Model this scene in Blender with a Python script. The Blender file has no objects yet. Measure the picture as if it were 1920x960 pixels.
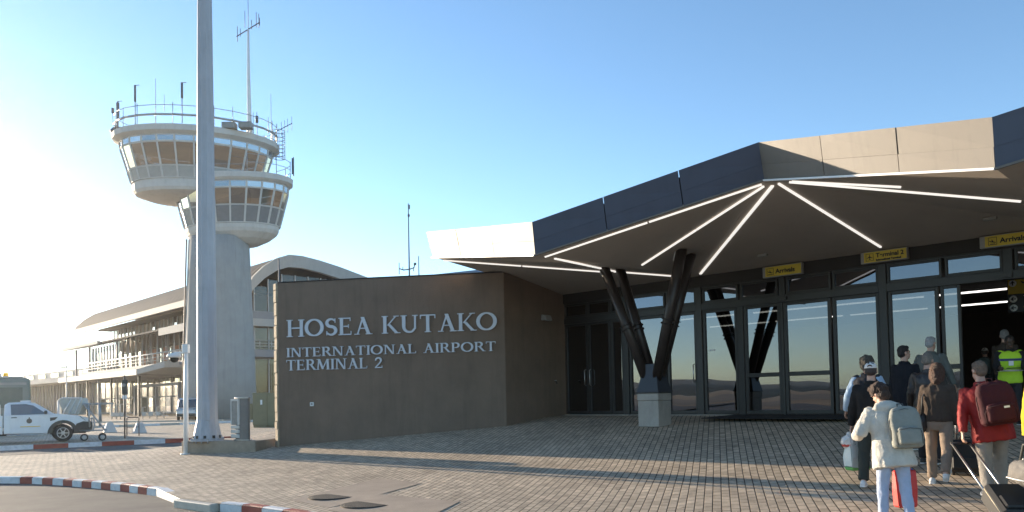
import bpy, bmesh, math, random
from mathutils import Vector, Matrix, noise, geometry
C = bpy.context.scene
COL = C.collection
R = math.radians
random.seed(7)

# ---------------------------------------------------------------- camera, sky, sun, exposure
PX, PY, FPX = 960.0, 695.0, 1440.0
PITCH, ROLL, CAMH = R(2.0), 0.0205, 1.55
FWD = Vector((0, math.cos(PITCH), math.sin(PITCH)))
R0 = Vector((1, 0, 0)); U0 = Vector((0, -math.sin(PITCH), math.cos(PITCH)))
RGT = R0 * math.cos(ROLL) - U0 * math.sin(ROLL)
UPV = U0 * math.cos(ROLL) + R0 * math.sin(ROLL)
CAM = Vector((0, 0, CAMH))
cd = bpy.data.cameras.new('camera'); cam = bpy.data.objects.new('camera', cd); COL.objects.link(cam)
cam.matrix_world = Matrix(((RGT.x, UPV.x, -FWD.x, 0), (RGT.y, UPV.y, -FWD.y, 0), (RGT.z, UPV.z, -FWD.z, CAMH), (0, 0, 0, 1)))
cd.sensor_width = 36; cd.lens = 36 * FPX / 1920
cd.shift_x = 0; cd.shift_y = (PY - 480) / 1920
cd.clip_start = 0.1; cd.clip_end = 20000
C.camera = cam

SUN_AZ, SUN_EL = R(-49.5), R(8.5)
w = bpy.data.worlds.new('World'); C.world = w; w.use_nodes = True
nt = w.node_tree
sky = nt.nodes.new('ShaderNodeTexSky'); sky.sky_type = 'NISHITA'; sky.sun_disc = False
sky.sun_elevation = SUN_EL; sky.sun_rotation = SUN_AZ
sky.altitude = 1700; sky.air_density = 0.9; sky.dust_density = 0.2; sky.ozone_density = 1.2
hs_ = nt.nodes.new('ShaderNodeHueSaturation'); hs_.inputs['Saturation'].default_value = 1.1
nt.links.new(sky.outputs[0], hs_.inputs['Color']); nt.links.new(hs_.outputs[0], nt.nodes['Background'].inputs[0])
nt.nodes['Background'].inputs[1].default_value = 0.15
sl = bpy.data.lights.new('sun', 'SUN'); sun = bpy.data.objects.new('sun', sl); COL.objects.link(sun)
sl.energy = 5.0; sl.angle = R(0.4); sl.color = (1.0, 0.83, 0.62)
sd = Vector((math.sin(SUN_AZ) * math.cos(SUN_EL), math.cos(SUN_AZ) * math.cos(SUN_EL), math.sin(SUN_EL)))
sun.rotation_euler = sd.to_track_quat('Z', 'Y').to_euler()
C.view_settings.view_transform = 'Standard'; C.view_settings.look = 'None'
C.view_settings.exposure = 1.3; C.view_settings.gamma = 1; C.view_settings.use_curve_mapping = False

GLARE_HAZE_D, GLARE_HAZE_G = .00022, .82
# ---------------------------------------------------------------- geometry helpers
def ray(px, py):
    return (FWD + RGT * ((px - PX) / FPX) + UPV * ((PY - py) / FPX))
def at_z(px, py, z):
    d = ray(px, py); return CAM + d * ((z - CAMH) / d.z)
def at_y(px, py, y):
    d = ray(px, py); return CAM + d * (y / d.y)
FA = R(43)                                             # the building grid
FN = Vector((math.sin(FA), math.cos(FA), 0))           # into the building
FS = Vector((math.cos(FA), -math.sin(FA), 0))          # along the facade to the right
PD = 17.6
def at_p(px, py, p):
    d = ray(px, py); return CAM + d * ((PD - p) / d.dot(FN))
C0 = at_p(1060, 778, 0); C0.z = 0
def fs(px, p=0.0, py=700):
    return (at_p(px, py, p) - C0).dot(FS)
def loc(v):                                            # world -> facade frame (s, y, z)
    q = v - C0; return Vector((q.dot(FS), q.dot(FN), v.z))
def glob(s, y, z):
    return C0 + FS * s + FN * y + Vector((0, 0, z))

def smooth(a, b, x):
    t = max(0, min(1, (x - a) / (b - a))); return t * t * (3 - 2 * t)
KN = [(-50, 1.0), (0, 1.0), (1.0, .97), (2.5, .81), (4.4, .56), (6.4, .28), (9, .09), (11.3, 0), (400, 0)]
def ground_h(x, y):
    v = Vector((x, y, 0)); p = PD - v.dot(FN); u = -v.dot(FS)
    for (a, ha), (b, hb) in zip(KN, KN[1:]):
        if a <= p <= b:
            h = ha + (hb - ha) * (p - a) / (b - a); break
    else: h = 0
    return h * (1 - smooth(23, 28.5, u))
def on_ground(px, py):
    d = ray(px, py); t = 2.0
    while t < 400:
        q = CAM + d * t
        if q.z <= ground_h(q.x, q.y): return q
        t += 0.02
    return q

class MB:
    def __init__(s): s.v = []; s.f = []; s.sm = []
    def add(s, vs, fs_, sm=False):
        o = len(s.v); s.v += [Vector(a) for a in vs]
        for f in fs_: s.f.append([i + o for i in f]); s.sm.append(sm)
        return s
    def quad(s, *p): return s.add(p, [tuple(range(len(p)))])
    def box(s, x0, x1, y0, y1, z0, z1):
        return s.add([(x0,y0,z0),(x1,y0,z0),(x1,y1,z0),(x0,y1,z0),(x0,y0,z1),(x1,y0,z1),(x1,y1,z1),(x0,y1,z1)],
                     [(3,2,1,0),(4,5,6,7),(0,1,5,4),(1,2,6,5),(2,3,7,6),(3,0,4,7)])
    def bar(s, a, b, w, h=None, up=(0,0,1)):
        a = Vector(a); b = Vector(b); h = w if h is None else h
        d = (b - a).normalized(); u = Vector(up)
        if abs(d.dot(u)) > .98: u = Vector((0,1,0))
        r = d.cross(u).normalized() * (w/2); u = r.cross(d).normalized() * (h/2)
        vs = [a-r-u, a+r-u, a+r+u, a-r+u, b-r-u, b+r-u, b+r+u, b-r+u]
        return s.add(vs, [(0,1,2,3),(7,6,5,4),(4,5,1,0),(5,6,2,1),(6,7,3,2),(7,4,0,3)])
    def loft(s, rings, caps=True, sm=True, close=False):
        o = len(s.v); n = len(rings[0])
        for r in rings: s.v += [Vector(p) for p in r]
        m = len(rings)
        for i in range(m - (0 if close else 1)):
            for j in range(n):
                k = (j+1) % n; i2 = (i+1) % m
                s.f.append([o+i*n+j, o+i*n+k, o+i2*n+k, o+i2*n+j]); s.sm.append(sm)
        if caps and not close:
            s.f.append([o+j for j in range(n)][::-1]); s.sm.append(False)
            s.f.append([o+(m-1)*n+j for j in range(n)]); s.sm.append(False)
        return s
    def tube(s, pts, r, n=8, caps=True):
        pts = [Vector(p) for p in pts]; rr = r if isinstance(r, (list, tuple)) else [r]*len(pts)
        rings = []; a = None
        for i, p in enumerate(pts):
            d = (pts[min(i+1,len(pts)-1)] - pts[max(i-1,0)]).normalized()
            if a is None or (a - d*a.dot(d)).length < .05:
                up = Vector((0,0,1)) if abs(d.z) < .9 else Vector((0,1,0))
                a = d.cross(up)
            a = (a - d*a.dot(d)).normalized(); b = a.cross(d)
            rings.append([p + (a*math.cos(t*2*math.pi/n) + b*math.sin(t*2*math.pi/n))*rr[i] for t in range(n)])
        return s.loft(rings, caps)
    def lathe(s, prof, cx=0, cy=0, n=24, sx=1, sy=1, rot=0, caps=True, sm=True):
        ca, sa = math.cos(rot), math.sin(rot); rings = []
        for r, z in prof:
            ring = []
            for t in range(n):
                x = r*sx*math.cos(2*math.pi*t/n); y = r*sy*math.sin(2*math.pi*t/n)
                ring.append((cx + x*ca - y*sa, cy + x*sa + y*ca, z))
            rings.append(ring)
        return s.loft(rings, caps, sm)
    def ball(s, c, rx, ry, rz, n=14, m=9, rot=None):
        c = Vector(c); rings = []
        for i in range(m+1):
            t = -math.pi/2 + math.pi*(i+.02)/(m+.04)
            ring = []
            for j in range(n):
                p = Vector((rx*math.cos(t)*math.cos(2*math.pi*j/n), ry*math.cos(t)*math.sin(2*math.pi*j/n), rz*math.sin(t)))
                ring.append(c + (rot @ p if rot else p))
            rings.append(ring)
        return s.loft(rings)
    def prism(s, poly, z0, z1):
        n = len(poly)
        vs = [(x,y,z0) for x,y in poly] + [(x,y,z1) for x,y in poly]
        return s.add(vs, [tuple(range(n))[::-1], tuple(range(n,2*n))] + [(i,(i+1)%n,(i+1)%n+n,i+n) for i in range(n)])
    def extrude(s, poly3, d):                              # planar 3d polygon pushed along d
        d = Vector(d); n = len(poly3); P = [Vector(p) for p in poly3]
        return s.add(P + [p + d for p in P], [tuple(range(n))[::-1], tuple(range(n,2*n))] + [(i,(i+1)%n,(i+1)%n+n,i+n) for i in range(n)])
    def build(s, name, m, parent=None, bevel=0, off=None, seg=1, fix=True):
        me = bpy.data.meshes.new(name)
        vs = [(v - off) if off is not None else v for v in s.v]
        me.from_pydata([tuple(v) for v in vs], [], s.f)
        me.polygons.foreach_set('use_smooth', s.sm)
        if fix:
            bm = bmesh.new(); bm.from_mesh(me); bmesh.ops.recalc_face_normals(bm, faces=bm.faces); bm.to_mesh(me); bm.free()
        if m is not None: me.materials.append(m)
        o = bpy.data.objects.new(name, me); COL.objects.link(o)
        if parent is not None: o.parent = parent
        if bevel:
            b = o.modifiers.new('bevel', 'BEVEL'); b.width = bevel; b.segments = seg; b.limit_method = 'ANGLE'; b.angle_limit = R(40)
        return o

def tag(o, label=None, cat=None, group=None, kind=None):
    if label: o['label'] = label
    if cat: o['category'] = cat
    if group: o['group'] = group
    if kind: o['kind'] = kind
    return o
def thing(name, label, cat, at=(0,0,0), rz=0, group=None):
    o = bpy.data.objects.new(name, None); COL.objects.link(o)
    o.location = at; o.rotation_euler = (0,0,rz); o.empty_display_size = .2
    return tag(o, label, cat, group)

# ---------------------------------------------------------------- materials
MATS = {}
def mat(name, col, rough=.6, metal=0.0, var=.12, scale=4.0, bump=0.0, bscale=60.0, stain=0.0, stscale=(1.5,1.5,.35), emit=0, spec=.5, coat=0):
    if name in MATS: return MATS[name]
    m = bpy.data.materials.new(name); m.use_nodes = True; n = m.node_tree.nodes; L = m.node_tree.links
    b = n['Principled BSDF']; b.inputs['Roughness'].default_value = rough; b.inputs['Metallic'].default_value = metal
    b.inputs['Specular IOR Level'].default_value = spec
    if coat: b.inputs['Coat Weight'].default_value = coat; b.inputs['Coat Roughness'].default_value = .06
    tc = n.new('ShaderNodeTexCoord')
    nz = n.new('ShaderNodeTexNoise'); nz.inputs['Scale'].default_value = scale; nz.inputs['Detail'].default_value = 6; nz.inputs['Roughness'].default_value = .65
    L.new(tc.outputs['Object'], nz.inputs['Vector'])
    mp = n.new('ShaderNodeMapRange'); mp.inputs[1].default_value = .3; mp.inputs[2].default_value = .7
    mp.inputs[3].default_value = 1-var; mp.inputs[4].default_value = 1+var
    L.new(nz.outputs[0], mp.inputs[0])
    mx = n.new('ShaderNodeVectorMath'); mx.operation = 'SCALE'; mx.inputs[0].default_value = col[:3]
    L.new(mp.outputs[0], mx.inputs['Scale']); out = mx.outputs[0]
    if stain:
        ma = n.new('ShaderNodeMapping'); ma.inputs['Scale'].default_value = stscale; L.new(tc.outputs['Object'], ma.inputs[0])
        n2 = n.new('ShaderNodeTexNoise'); n2.inputs['Scale'].default_value = 2.2; n2.inputs['Detail'].default_value = 8; n2.inputs['Roughness'].default_value = .7
        L.new(ma.outputs[0], n2.inputs['Vector'])
        m2 = n.new('ShaderNodeMapRange'); m2.inputs[1].default_value = .5; m2.inputs[2].default_value = .75; m2.inputs[3].default_value = 1; m2.inputs[4].default_value = 1-stain
        L.new(n2.outputs[0], m2.inputs[0])
        s2 = n.new('ShaderNodeVectorMath'); s2.operation = 'SCALE'; L.new(out, s2.inputs[0]); L.new(m2.outputs[0], s2.inputs['Scale']); out = s2.outputs[0]
    L.new(out, b.inputs['Base Color'])
    rr = n.new('ShaderNodeMapRange'); rr.inputs[3].default_value = max(0, rough-.08); rr.inputs[4].default_value = min(1, rough+.08)
    L.new(nz.outputs[0], rr.inputs[0]); L.new(rr.outputs[0], b.inputs['Roughness'])
    if bump:
        n3 = n.new('ShaderNodeTexNoise'); n3.inputs['Scale'].default_value = bscale; n3.inputs['Detail'].default_value = 4
        L.new(tc.outputs['Object'], n3.inputs['Vector'])
        bp = n.new('ShaderNodeBump'); bp.inputs['Strength'].default_value = bump; bp.inputs['Distance'].default_value = .02
        L.new(n3.outputs[0], bp.inputs['Height']); L.new(bp.outputs[0], b.inputs['Normal'])
    if emit:
        b.inputs['Emission Color'].default_value = (*col[:3], 1); b.inputs['Emission Strength'].default_value = emit
    MATS[name] = m
    return m

def glass(name, refl=(.55,.62,.62), trans=(.25,.27,.26), fac=.55, rough=0.0, warp=0):
    if name in MATS: return MATS[name]
    m = bpy.data.materials.new(name); m.use_nodes = True; n = m.node_tree.nodes; L = m.node_tree.links
    n.remove(n['Principled BSDF'])
    g = n.new('ShaderNodeBsdfGlossy'); g.inputs['Color'].default_value = (*refl, 1); g.inputs['Roughness'].default_value = rough
    t = n.new('ShaderNodeBsdfTransparent'); t.inputs['Color'].default_value = (*trans, 1)
    if warp:
        tc = n.new('ShaderNodeTexCoord'); nz = n.new('ShaderNodeTexNoise'); nz.inputs['Scale'].default_value = 1.1; nz.inputs['Detail'].default_value = 1
        L.new(tc.outputs['Object'], nz.inputs['Vector']); bp = n.new('ShaderNodeBump'); bp.inputs['Strength'].default_value = warp; bp.inputs['Distance'].default_value = .02
        L.new(nz.outputs[0], bp.inputs['Height']); L.new(bp.outputs[0], g.inputs['Normal'])
    x = n.new('ShaderNodeMixShader'); fr = n.new('ShaderNodeFresnel'); fr.inputs['IOR'].default_value = 1.5
    mr = n.new('ShaderNodeMapRange'); mr.inputs[1].default_value = .04; mr.inputs[2].default_value = .6; mr.inputs[3].default_value = fac; mr.inputs[4].default_value = 1.0
    L.new(fr.outputs[0], mr.inputs[0]); L.new(mr.outputs[0], x.inputs[0])
    L.new(t.outputs[0], x.inputs[1]); L.new(g.outputs[0], x.inputs[2]); L.new(x.outputs[0], n['Material Output'].inputs['Surface'])
    MATS[name] = m
    return m

def paving_mat():
    m = bpy.data.materials.new('brick_paving'); m.use_nodes = True; n = m.node_tree.nodes; L = m.node_tree.links
    b = n['Principled BSDF']; b.inputs['Roughness'].default_value = .75; b.inputs['Specular IOR Level'].default_value = .3
    tc = n.new('ShaderNodeTexCoord'); ma = n.new('ShaderNodeMapping'); ma.inputs['Rotation'].default_value = (0,0,R(-75))
    L.new(tc.outputs['Object'], ma.inputs[0])
    br = n.new('ShaderNodeTexBrick'); br.inputs['Scale'].default_value = 1
    br.inputs['Brick Width'].default_value = .22; br.inputs['Row Height'].default_value = .112
    br.inputs['Mortar Size'].default_value = .0095; br.inputs['Mortar Smooth'].default_value = .55; br.inputs['Bias'].default_value = -.1
    br.inputs['Color1'].default_value = (.60,.48,.35,1); br.inputs['Color2'].default_value = (.42,.335,.245,1); br.inputs['Mortar'].default_value = (.05,.042,.034,1)
    L.new(ma.outputs[0], br.inputs['Vector'])
    nz = n.new('ShaderNodeTexNoise'); nz.inputs['Scale'].default_value = .5; nz.inputs['Detail'].default_value = 9; nz.inputs['Roughness'].default_value = .7
    L.new(tc.outputs['Object'], nz.inputs['Vector'])
    mp = n.new('ShaderNodeMapRange'); mp.inputs[1].default_value = .3; mp.inputs[2].default_value = .7; mp.inputs[3].default_value = .78; mp.inputs[4].default_value = 1.2
    L.new(nz.outputs[0], mp.inputs[0])
    s = n.new('ShaderNodeVectorMath'); s.operation = 'SCALE'; L.new(br.outputs['Color'], s.inputs[0]); L.new(mp.outputs[0], s.inputs['Scale'])
    def stain(scale, lo, hi, dark, det=7, src=None):
        q = n.new('ShaderNodeTexNoise'); q.inputs['Scale'].default_value = scale; q.inputs['Detail'].default_value = det; q.inputs['Roughness'].default_value = .75
        L.new(tc.outputs['Object'], q.inputs['Vector'])
        r_ = n.new('ShaderNodeMapRange'); r_.inputs[1].default_value = lo; r_.inputs[2].default_value = hi; r_.inputs[3].default_value = 1; r_.inputs[4].default_value = dark
        L.new(q.outputs[0], r_.inputs[0]); z = n.new('ShaderNodeVectorMath'); z.operation = 'SCALE'; L.new(src, z.inputs[0]); L.new(r_.outputs[0], z.inputs['Scale']); return z.outputs[0]
    o1 = stain(.23, .52, .68, .82, 8, s.outputs[0]); o2 = stain(5.0, .66, .72, .55, 2, o1); o3 = stain(1.3, .60, .70, .80, 9, o2)
    class _S: outputs = [o3]
    s = _S
    n4 = n.new('ShaderNodeTexNoise'); n4.inputs['Scale'].default_value = 7; n4.inputs['Detail'].default_value = 3
    L.new(tc.outputs['Object'], n4.inputs['Vector'])
    m4 = n.new('ShaderNodeMapRange'); m4.inputs[1].default_value = .35; m4.inputs[2].default_value = .65; m4.inputs[3].default_value = .85; m4.inputs[4].default_value = 1.12
    L.new(n4.outputs[0], m4.inputs[0])
    s4 = n.new('ShaderNodeVectorMath'); s4.operation = 'SCALE'; L.new(s.outputs[0], s4.inputs[0]); L.new(m4.outputs[0], s4.inputs['Scale'])
    L.new(s4.outputs[0], b.inputs['Base Color'])
    n3 = n.new('ShaderNodeTexNoise'); n3.inputs['Scale'].default_value = 90; L.new(tc.outputs['Object'], n3.inputs['Vector'])
    iv = n.new('ShaderNodeMath'); iv.operation = 'MULTIPLY_ADD'; iv.inputs[1].default_value = -1.0; iv.inputs[2].default_value = 1.0
    L.new(br.outputs['Fac'], iv.inputs[0])
    ad = n.new('ShaderNodeMath'); ad.operation = 'MULTIPLY_ADD'; ad.inputs[1].default_value = .12; L.new(n3.outputs[0], ad.inputs[0]); L.new(iv.outputs[0], ad.inputs[2])
    bp = n.new('ShaderNodeBump'); bp.inputs['Strength'].default_value = .8; bp.inputs['Distance'].default_value = .008
    L.new(ad.outputs[0], bp.inputs['Height']); L.new(bp.outputs[0], b.inputs['Normal'])
    return m

def kerb_mat(name, c):
    return mat(name, c, .6, var=.12, scale=6, bump=.2, bscale=40, stain=.25, stscale=(3,3,3))

M_asphalt = mat('asphalt', (.105,.095,.085), .85, var=.25, scale=1.2, bump=.6, bscale=120, stain=.25, stscale=(.4,.4,.4))
M_ground = mat('dry_ground', (.36,.22,.105), .9, var=.3, scale=.01, bump=.2, bscale=1)
M_conc = mat('concrete', (.40,.36,.31), .8, var=.12, scale=3, bump=.25, bscale=50, stain=.25)
M_towerc = mat('tower_concrete', (.35,.34,.325), .8, var=.08, scale=.8, bump=.15, bscale=8, stain=.22, stscale=(1.2,1.2,.08))
M_white = mat('white_paint', (.78,.77,.75), .45, var=.05, scale=2, stain=.12)
M_whiteR = mat('white_render', (.60,.57,.53), .7, var=.06, scale=1, stain=.15)
M_dark = mat('dark_metal', (.035,.032,.03), .4, metal=0.0, var=.15, scale=6)
M_col = mat('column_paint', (.030,.022,.019), .38, var=.2, scale=5)
M_frame = mat('window_frame', (.030,.029,.028), .4, var=.12, scale=5)
M_steel = mat('bare_steel', (.55,.55,.55), .35, metal=1.0, var=.1, scale=5)
M_galv = mat('galvanised_steel', (.42,.43,.44), .45, metal=.6, var=.15, scale=8)
M_black = mat('black_rubber', (.02,.02,.02), .7, var=.2, scale=20)
M_wall = mat('brown_plaster', (.225,.164,.120), .9, var=.13, scale=1.1, bump=.9, bscale=90, stain=.16, stscale=(2.2,2.2,.22))
M_wall2 = mat('dark_cladding', (.026,.021,.018), .7, var=.15, scale=2)
M_stone = mat('stone_cladding', (.36,.29,.20), .85, var=.25, scale=5, bump=.8, bscale=25)
M_soffit = mat('soffit_board', (.42,.36,.305), .8, var=.05, scale=.8, stain=.08)
M_fascia = mat('fascia_panel', (.165,.143,.118), .6, var=.06, scale=1.5, stain=.18, stscale=(2.5,2.5,.5))
M_fasciad = mat('fascia_panel_blue', (.062,.072,.105), .5, var=.08, scale=1.5, stain=.15, stscale=(2.5,2.5,.5))
M_led = mat('light_diffuser', (1.0,.96,.90), .5, emit=.36, var=.02)
M_ledi = mat('hall_light_diffuser', (1.0,.97,.92), .5, emit=.9, var=.02)
M_lett = mat('letter_metal', (.56,.58,.62), .42, metal=.25, var=.06, scale=3)
M_yellow = mat('sign_yellow', (.62,.46,.045), .5, var=.05, scale=3)
M_sblack = mat('sign_black', (.012,.012,.012), .5, var=.1)
M_swhite = mat('sign_white', (.8,.8,.78), .5, var=.04)
M_sgrey = mat('sign_grey', (.30,.29,.27), .5, var=.1)
M_red = kerb_mat('kerb_red', (.36,.075,.045)); M_kwhite = kerb_mat('kerb_white', (.72,.71,.70)); M_kgrey = kerb_mat('kerb_grey', (.52,.47,.39))
G_main = glass('lobby_glass', (.265,.28,.315), (.20,.21,.20), .62, warp=.10)
G_tower = glass('cab_glass', (.60,.61,.61), (.50,.50,.48), .62)
G_old = glass('old_terminal_glass', (.85,.85,.82), (.75,.70,.62), .30)
G_car = glass('car_glass', (.36,.36,.35), (.3,.32,.30), .45)
# ================================================================ the setting: ground, roads, kerbs, hills
def struct(o): o['kind'] = 'structure'; return o
g = MB(); g.quad((-9000,-9000,-.14),(9000,-9000,-.14),(9000,9000,-.14),(-9000,9000,-.14))
struct(g.build('ground', M_ground))

KERB1 = [at_z(px, py, 0.0) for px, py in ((-160,899),(-60,896),(0,895),(60,896),(117,899),(180,904),(233,909),(293,917))]
KEND = at_z(343, 935, 0.0)
KERB1B = [at_z(412, 944, 0.0), at_z(466, 949, 0.0), at_z(512, 955.5, 0.0), at_z(560, 962, 0), Vector((-2.2,9.9,0)), Vector((-1.7,9.0,0)), Vector((-1.4,7.5,0)), Vector((-1.35,2,0)), Vector((-1.35,-12,0))]
road_edge = KERB1 + [KEND] + KERB1B
def w2(s, y): v = glob(s, y, 0); return (v.x, v.y)
M_pave = paving_mat()
pv = MB()
ns, ny = 120, 36
S0, S1, Y0, Y1 = -14.0, 46.0, -11.4, 0.0
for i in range(ns+1):
    for j in range(ny+1):
        q = glob(S0 + (S1-S0)*i/ns, Y0 + (Y1-Y0)*j/ny, 0); q.z = ground_h(q.x, q.y); pv.v.append(q)
for i in range(ns):
    for j in range(ny):
        a = i*(ny+1)+j; pv.f.append([a, a+ny+1, a+ny+2, a+1]); pv.sm.append(True)
poly = [w2(S1,-11.4), w2(S0,-11.4), w2(S0,0.5), w2(0,0.5), w2(0,140), w2(-190,140), w2(-190,-9)]
e0 = road_edge[0]; lft = Vector((e0.x-80, e0.y-2, 0))
poly += [(lft.x, lft.y)] + [(p.x, p.y) for p in road_edge] + [(30,-12)]
v3 = [Vector((x, y, 0)) for x, y in poly]
tris = geometry.tessellate_polygon([v3]); pv.add(v3, [tuple(t) for t in tris])
po = struct(pv.build('paving', M_pave))

rd = MB(); e = road_edge
rp = [(lft.x, lft.y)] + [(p.x, p.y) for p in road_edge] + [(-60,-12), (-120, 10)]
v3 = [Vector((x, y, -.132)) for x, y in rp]
rd.add(v3, [tuple(t) for t in geometry.tessellate_polygon([v3])])
struct(rd.build('road', M_asphalt))
# lane in front of the far kerb
K2a, K2b = at_z(0, 845, 0), at_z(375, 828, 0)
kd = (K2b - K2a).normalized(); kn = Vector((kd.y, -kd.x, 0))
if kn.dot(K2a) > 0: kn = -kn
LA, LB = K2a - kd*60, K2b + kd*6.5
ln = MB(); ln.quad(*[Vector((p.x, p.y, .004)) for p in (LA, LA+kn*4.0, LB+kn*3.6, LB)])
struct(ln.build('service_lane', M_asphalt))

def kerb(name, pts, w, h, step, base, first=0, mats=(M_kwhite, M_red), nrm=None):
    """a kerb line of painted stones as one structure mesh, alternating two paints"""
    cum = [0]
    for a, b in zip(pts, pts[1:]): cum.append(cum[-1] + (b-a).length)
    def at(t):
        for i in range(len(pts)-1):
            if t <= cum[i+1] or i == len(pts)-2:
                k = (t-cum[i]) / (cum[i+1]-cum[i]); return pts[i].lerp(pts[i+1], k), (pts[i+1]-pts[i]).normalized()
    bm = MB(); mi = []; t = 0; k = first
    while t < cum[-1] - .02:
        t1 = min(t + step, cum[-1]); sub = 3
        g0 = .006
        rings = []
        for q in range(sub+1):
            tt = t + g0 + (t1 - t - 2*g0)*q/sub; p, d = at(tt)
            a = max(0, tt-.3); b = min(cum[-1], tt+.3); d = (at(b)[0]-at(a)[0]).normalized()
            n = Vector((d.y, -d.x, 0))
            o = p
            rings.append([o + Vector((0,0,base)), o + Vector((0,0,base+h-.03)), o - n*.03 + Vector((0,0,base+h)), o - n*w + Vector((0,0,base+h)), o - n*w + Vector((0,0,base))])
        n0 = len(bm.f); bm.loft(rings, True, False); mi += [k % 2]*(len(bm.f)-n0)
        t = t1; k += 1
    ob = bm.build(name, mats[0]); ob.data.materials.append(mats[1])
    ob.data.polygons.foreach_set('material_index', mi)
    return struct(ob)
KA = at_z(37, 895.4, 0.0)
kerb('kerb', [KA, KERB1[2], KERB1[1], KERB1[0]][::-1], .16, .155, 99, -.14, 0)
kerb('kerb', [KA]+KERB1[3:], .16, .155, .375, -.14, 1)
# tapered end stone and the dropped kerb between the two runs
te = MB(); a, b = KERB1[-1], KEND; d = (b-a).normalized(); n = Vector((-d.y, d.x, 0))
te.add([a+Vector((0,0,-.14)), a+n*.2+Vector((0,0,-.14)), b+n*.16+Vector((0,0,-.14)), b+Vector((0,0,-.14)), a+Vector((0,0,.015)), a+n*.2+Vector((0,0,.015)), b+n*.16+Vector((0,0,-.03)), b+Vector((0,0,-.03))],
       [(3,2,1,0),(4,5,6,7),(0,1,5,4),(1,2,6,5),(2,3,7,6),(3,0,4,7)])
struct(te.build('kerb_end_stone', M_kwhite, bevel=.01))
dk = MB(); a, b = KEND, KERB1B[0]
dk.bar(a+Vector((0,.1,-.075)), b+Vector((0,.1,-.075)), .42, .14); struct(dk.build('dropped_kerb', M_kgrey, bevel=.015))
kerb('kerb', KERB1B, .16, .155, .52, -.14, 0)
kerb('kerb', [K2b + kd*6.5, K2a - kd*40], .18, .17, 1.12, 0.0, 1)
K3a, K3b = at_z(150, 803, 0), at_z(500, 790, 0)
kerb('kerb', [K3b, K3a - (K3b-K3a).normalized()*30], .3, .15, 1.4, 0.0, 0, (M_kwhite, M_kgrey))
K4a, K4b = at_z(160, 793, 0), at_z(420, 789, 0)
kerb('kerb', [K4b, K4a - (K4b-K4a).normalized()*30], .3, .12, 1.6, 0.0, 0, (M_kgrey, M_kgrey))
# drain covers in their concrete surrounds
for pts in (((544,939),(713,907),(791,917),(618,953)), ((616,957),(708,932),(862,948),(772,986))):
    q = MB(); q.quad(*[Vector((*at_z(px,py,0).xy, ground_h(*at_z(px,py,0).xy)+.006)) for px,py in pts])
    struct(q.build('concrete_surround', mat('mortar_patch', (.36,.28,.21), .85, var=.15, scale=2, bump=.3, bscale=60)))
M_iron = mat('cast_iron', (.028,.025,.022), .8, metal=0, var=.5, scale=30, bump=1.0, bscale=55)
for px, py, rr, lb in ((623,935,.33,'round iron drain cover set in concrete, the one nearer the sign wall'), (688,949,.34,'round iron drain cover set in concrete, the one nearer the photographer')):
    p = at_z(px, py, 0); z = ground_h(p.x, p.y)+.008
    t = thing('drain_cover', lb, 'manhole cover', (p.x, p.y, z), group='drain covers in the paving')
    m = MB(); m.lathe([(rr,-.002),(rr,.003),(rr-.02,.004),(.01,.004)], n=40); m.build('lid', M_iron, t)
    k = MB(); k.lathe([(rr+.005,-.004),(rr+.045,-.004),(rr+.045,.004),(rr+.005,.004)], n=40, caps=False); k.build('rim', M_iron, t)
    for i in range(-6,7):
        for j in range(-6,7):
            if i*i+j*j < 36: m.v and None
# far hills, seen only in the glass
hl = MB(); rings = []
for k in range(181):
    a = R(-360*k/180); back = 1 + .25*smooth(R(-60),R(-90),a)*(1-smooth(R(-170),R(-200),a)); f = 0.55 + 0.9*noise.noise(Vector((math.cos(a)*3.2+5, math.sin(a)*3.2, 1.3))) + .3*noise.noise(Vector((math.cos(a)*11, math.sin(a)*11, 4)))
    h = max(6, 62*f + 20)*back
    rings.append([(math.sin(a)*r_, math.cos(a)*r_, z_) for r_, z_ in ((1000,-1),(1100,h*.23),(1250,h*.42),(1500,h*.3),(1700,-1))])
hl.loft(rings, caps=False)
struct(hl.build('hills', mat('scrub_hills', (.12,.095,.065), .9, var=.4, scale=.02)))
fd = MB(); rings = []
for k in range(121):
    a = R(-250 + 190*k/120); rings.append([(math.sin(a)*r_, math.cos(a)*r_, -.10) for r_ in (90,230)])
for r0, r1 in zip(rings, rings[1:]): fd.quad(r0[0], r0[1], r1[1], r1[0])
struct(fd.build('car_park', mat('dark_tarmac', (.20,.14,.09), .9, var=.3, scale=.05)))

# air: thin volume added to stand in for lens glare near the low sun
hz = MB(); hz.box(-9300,9300,-9300,9300,-1.2,52)
hm = bpy.data.materials.new('glare_haze_air'); hm.use_nodes = True; hn = hm.node_tree.nodes; hn.remove(hn['Principled BSDF'])
pvn = hn.new('ShaderNodeVolumePrincipled'); pvn.inputs['Color'].default_value = (.95,.93,.90,1); pvn.inputs['Density'].default_value = GLARE_HAZE_D; pvn.inputs['Anisotropy'].default_value = GLARE_HAZE_G
hm.node_tree.links.new(pvn.outputs[0], hn['Material Output'].inputs['Volume'])
tag(hz.build('glare_haze', hm), kind='stuff')

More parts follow.
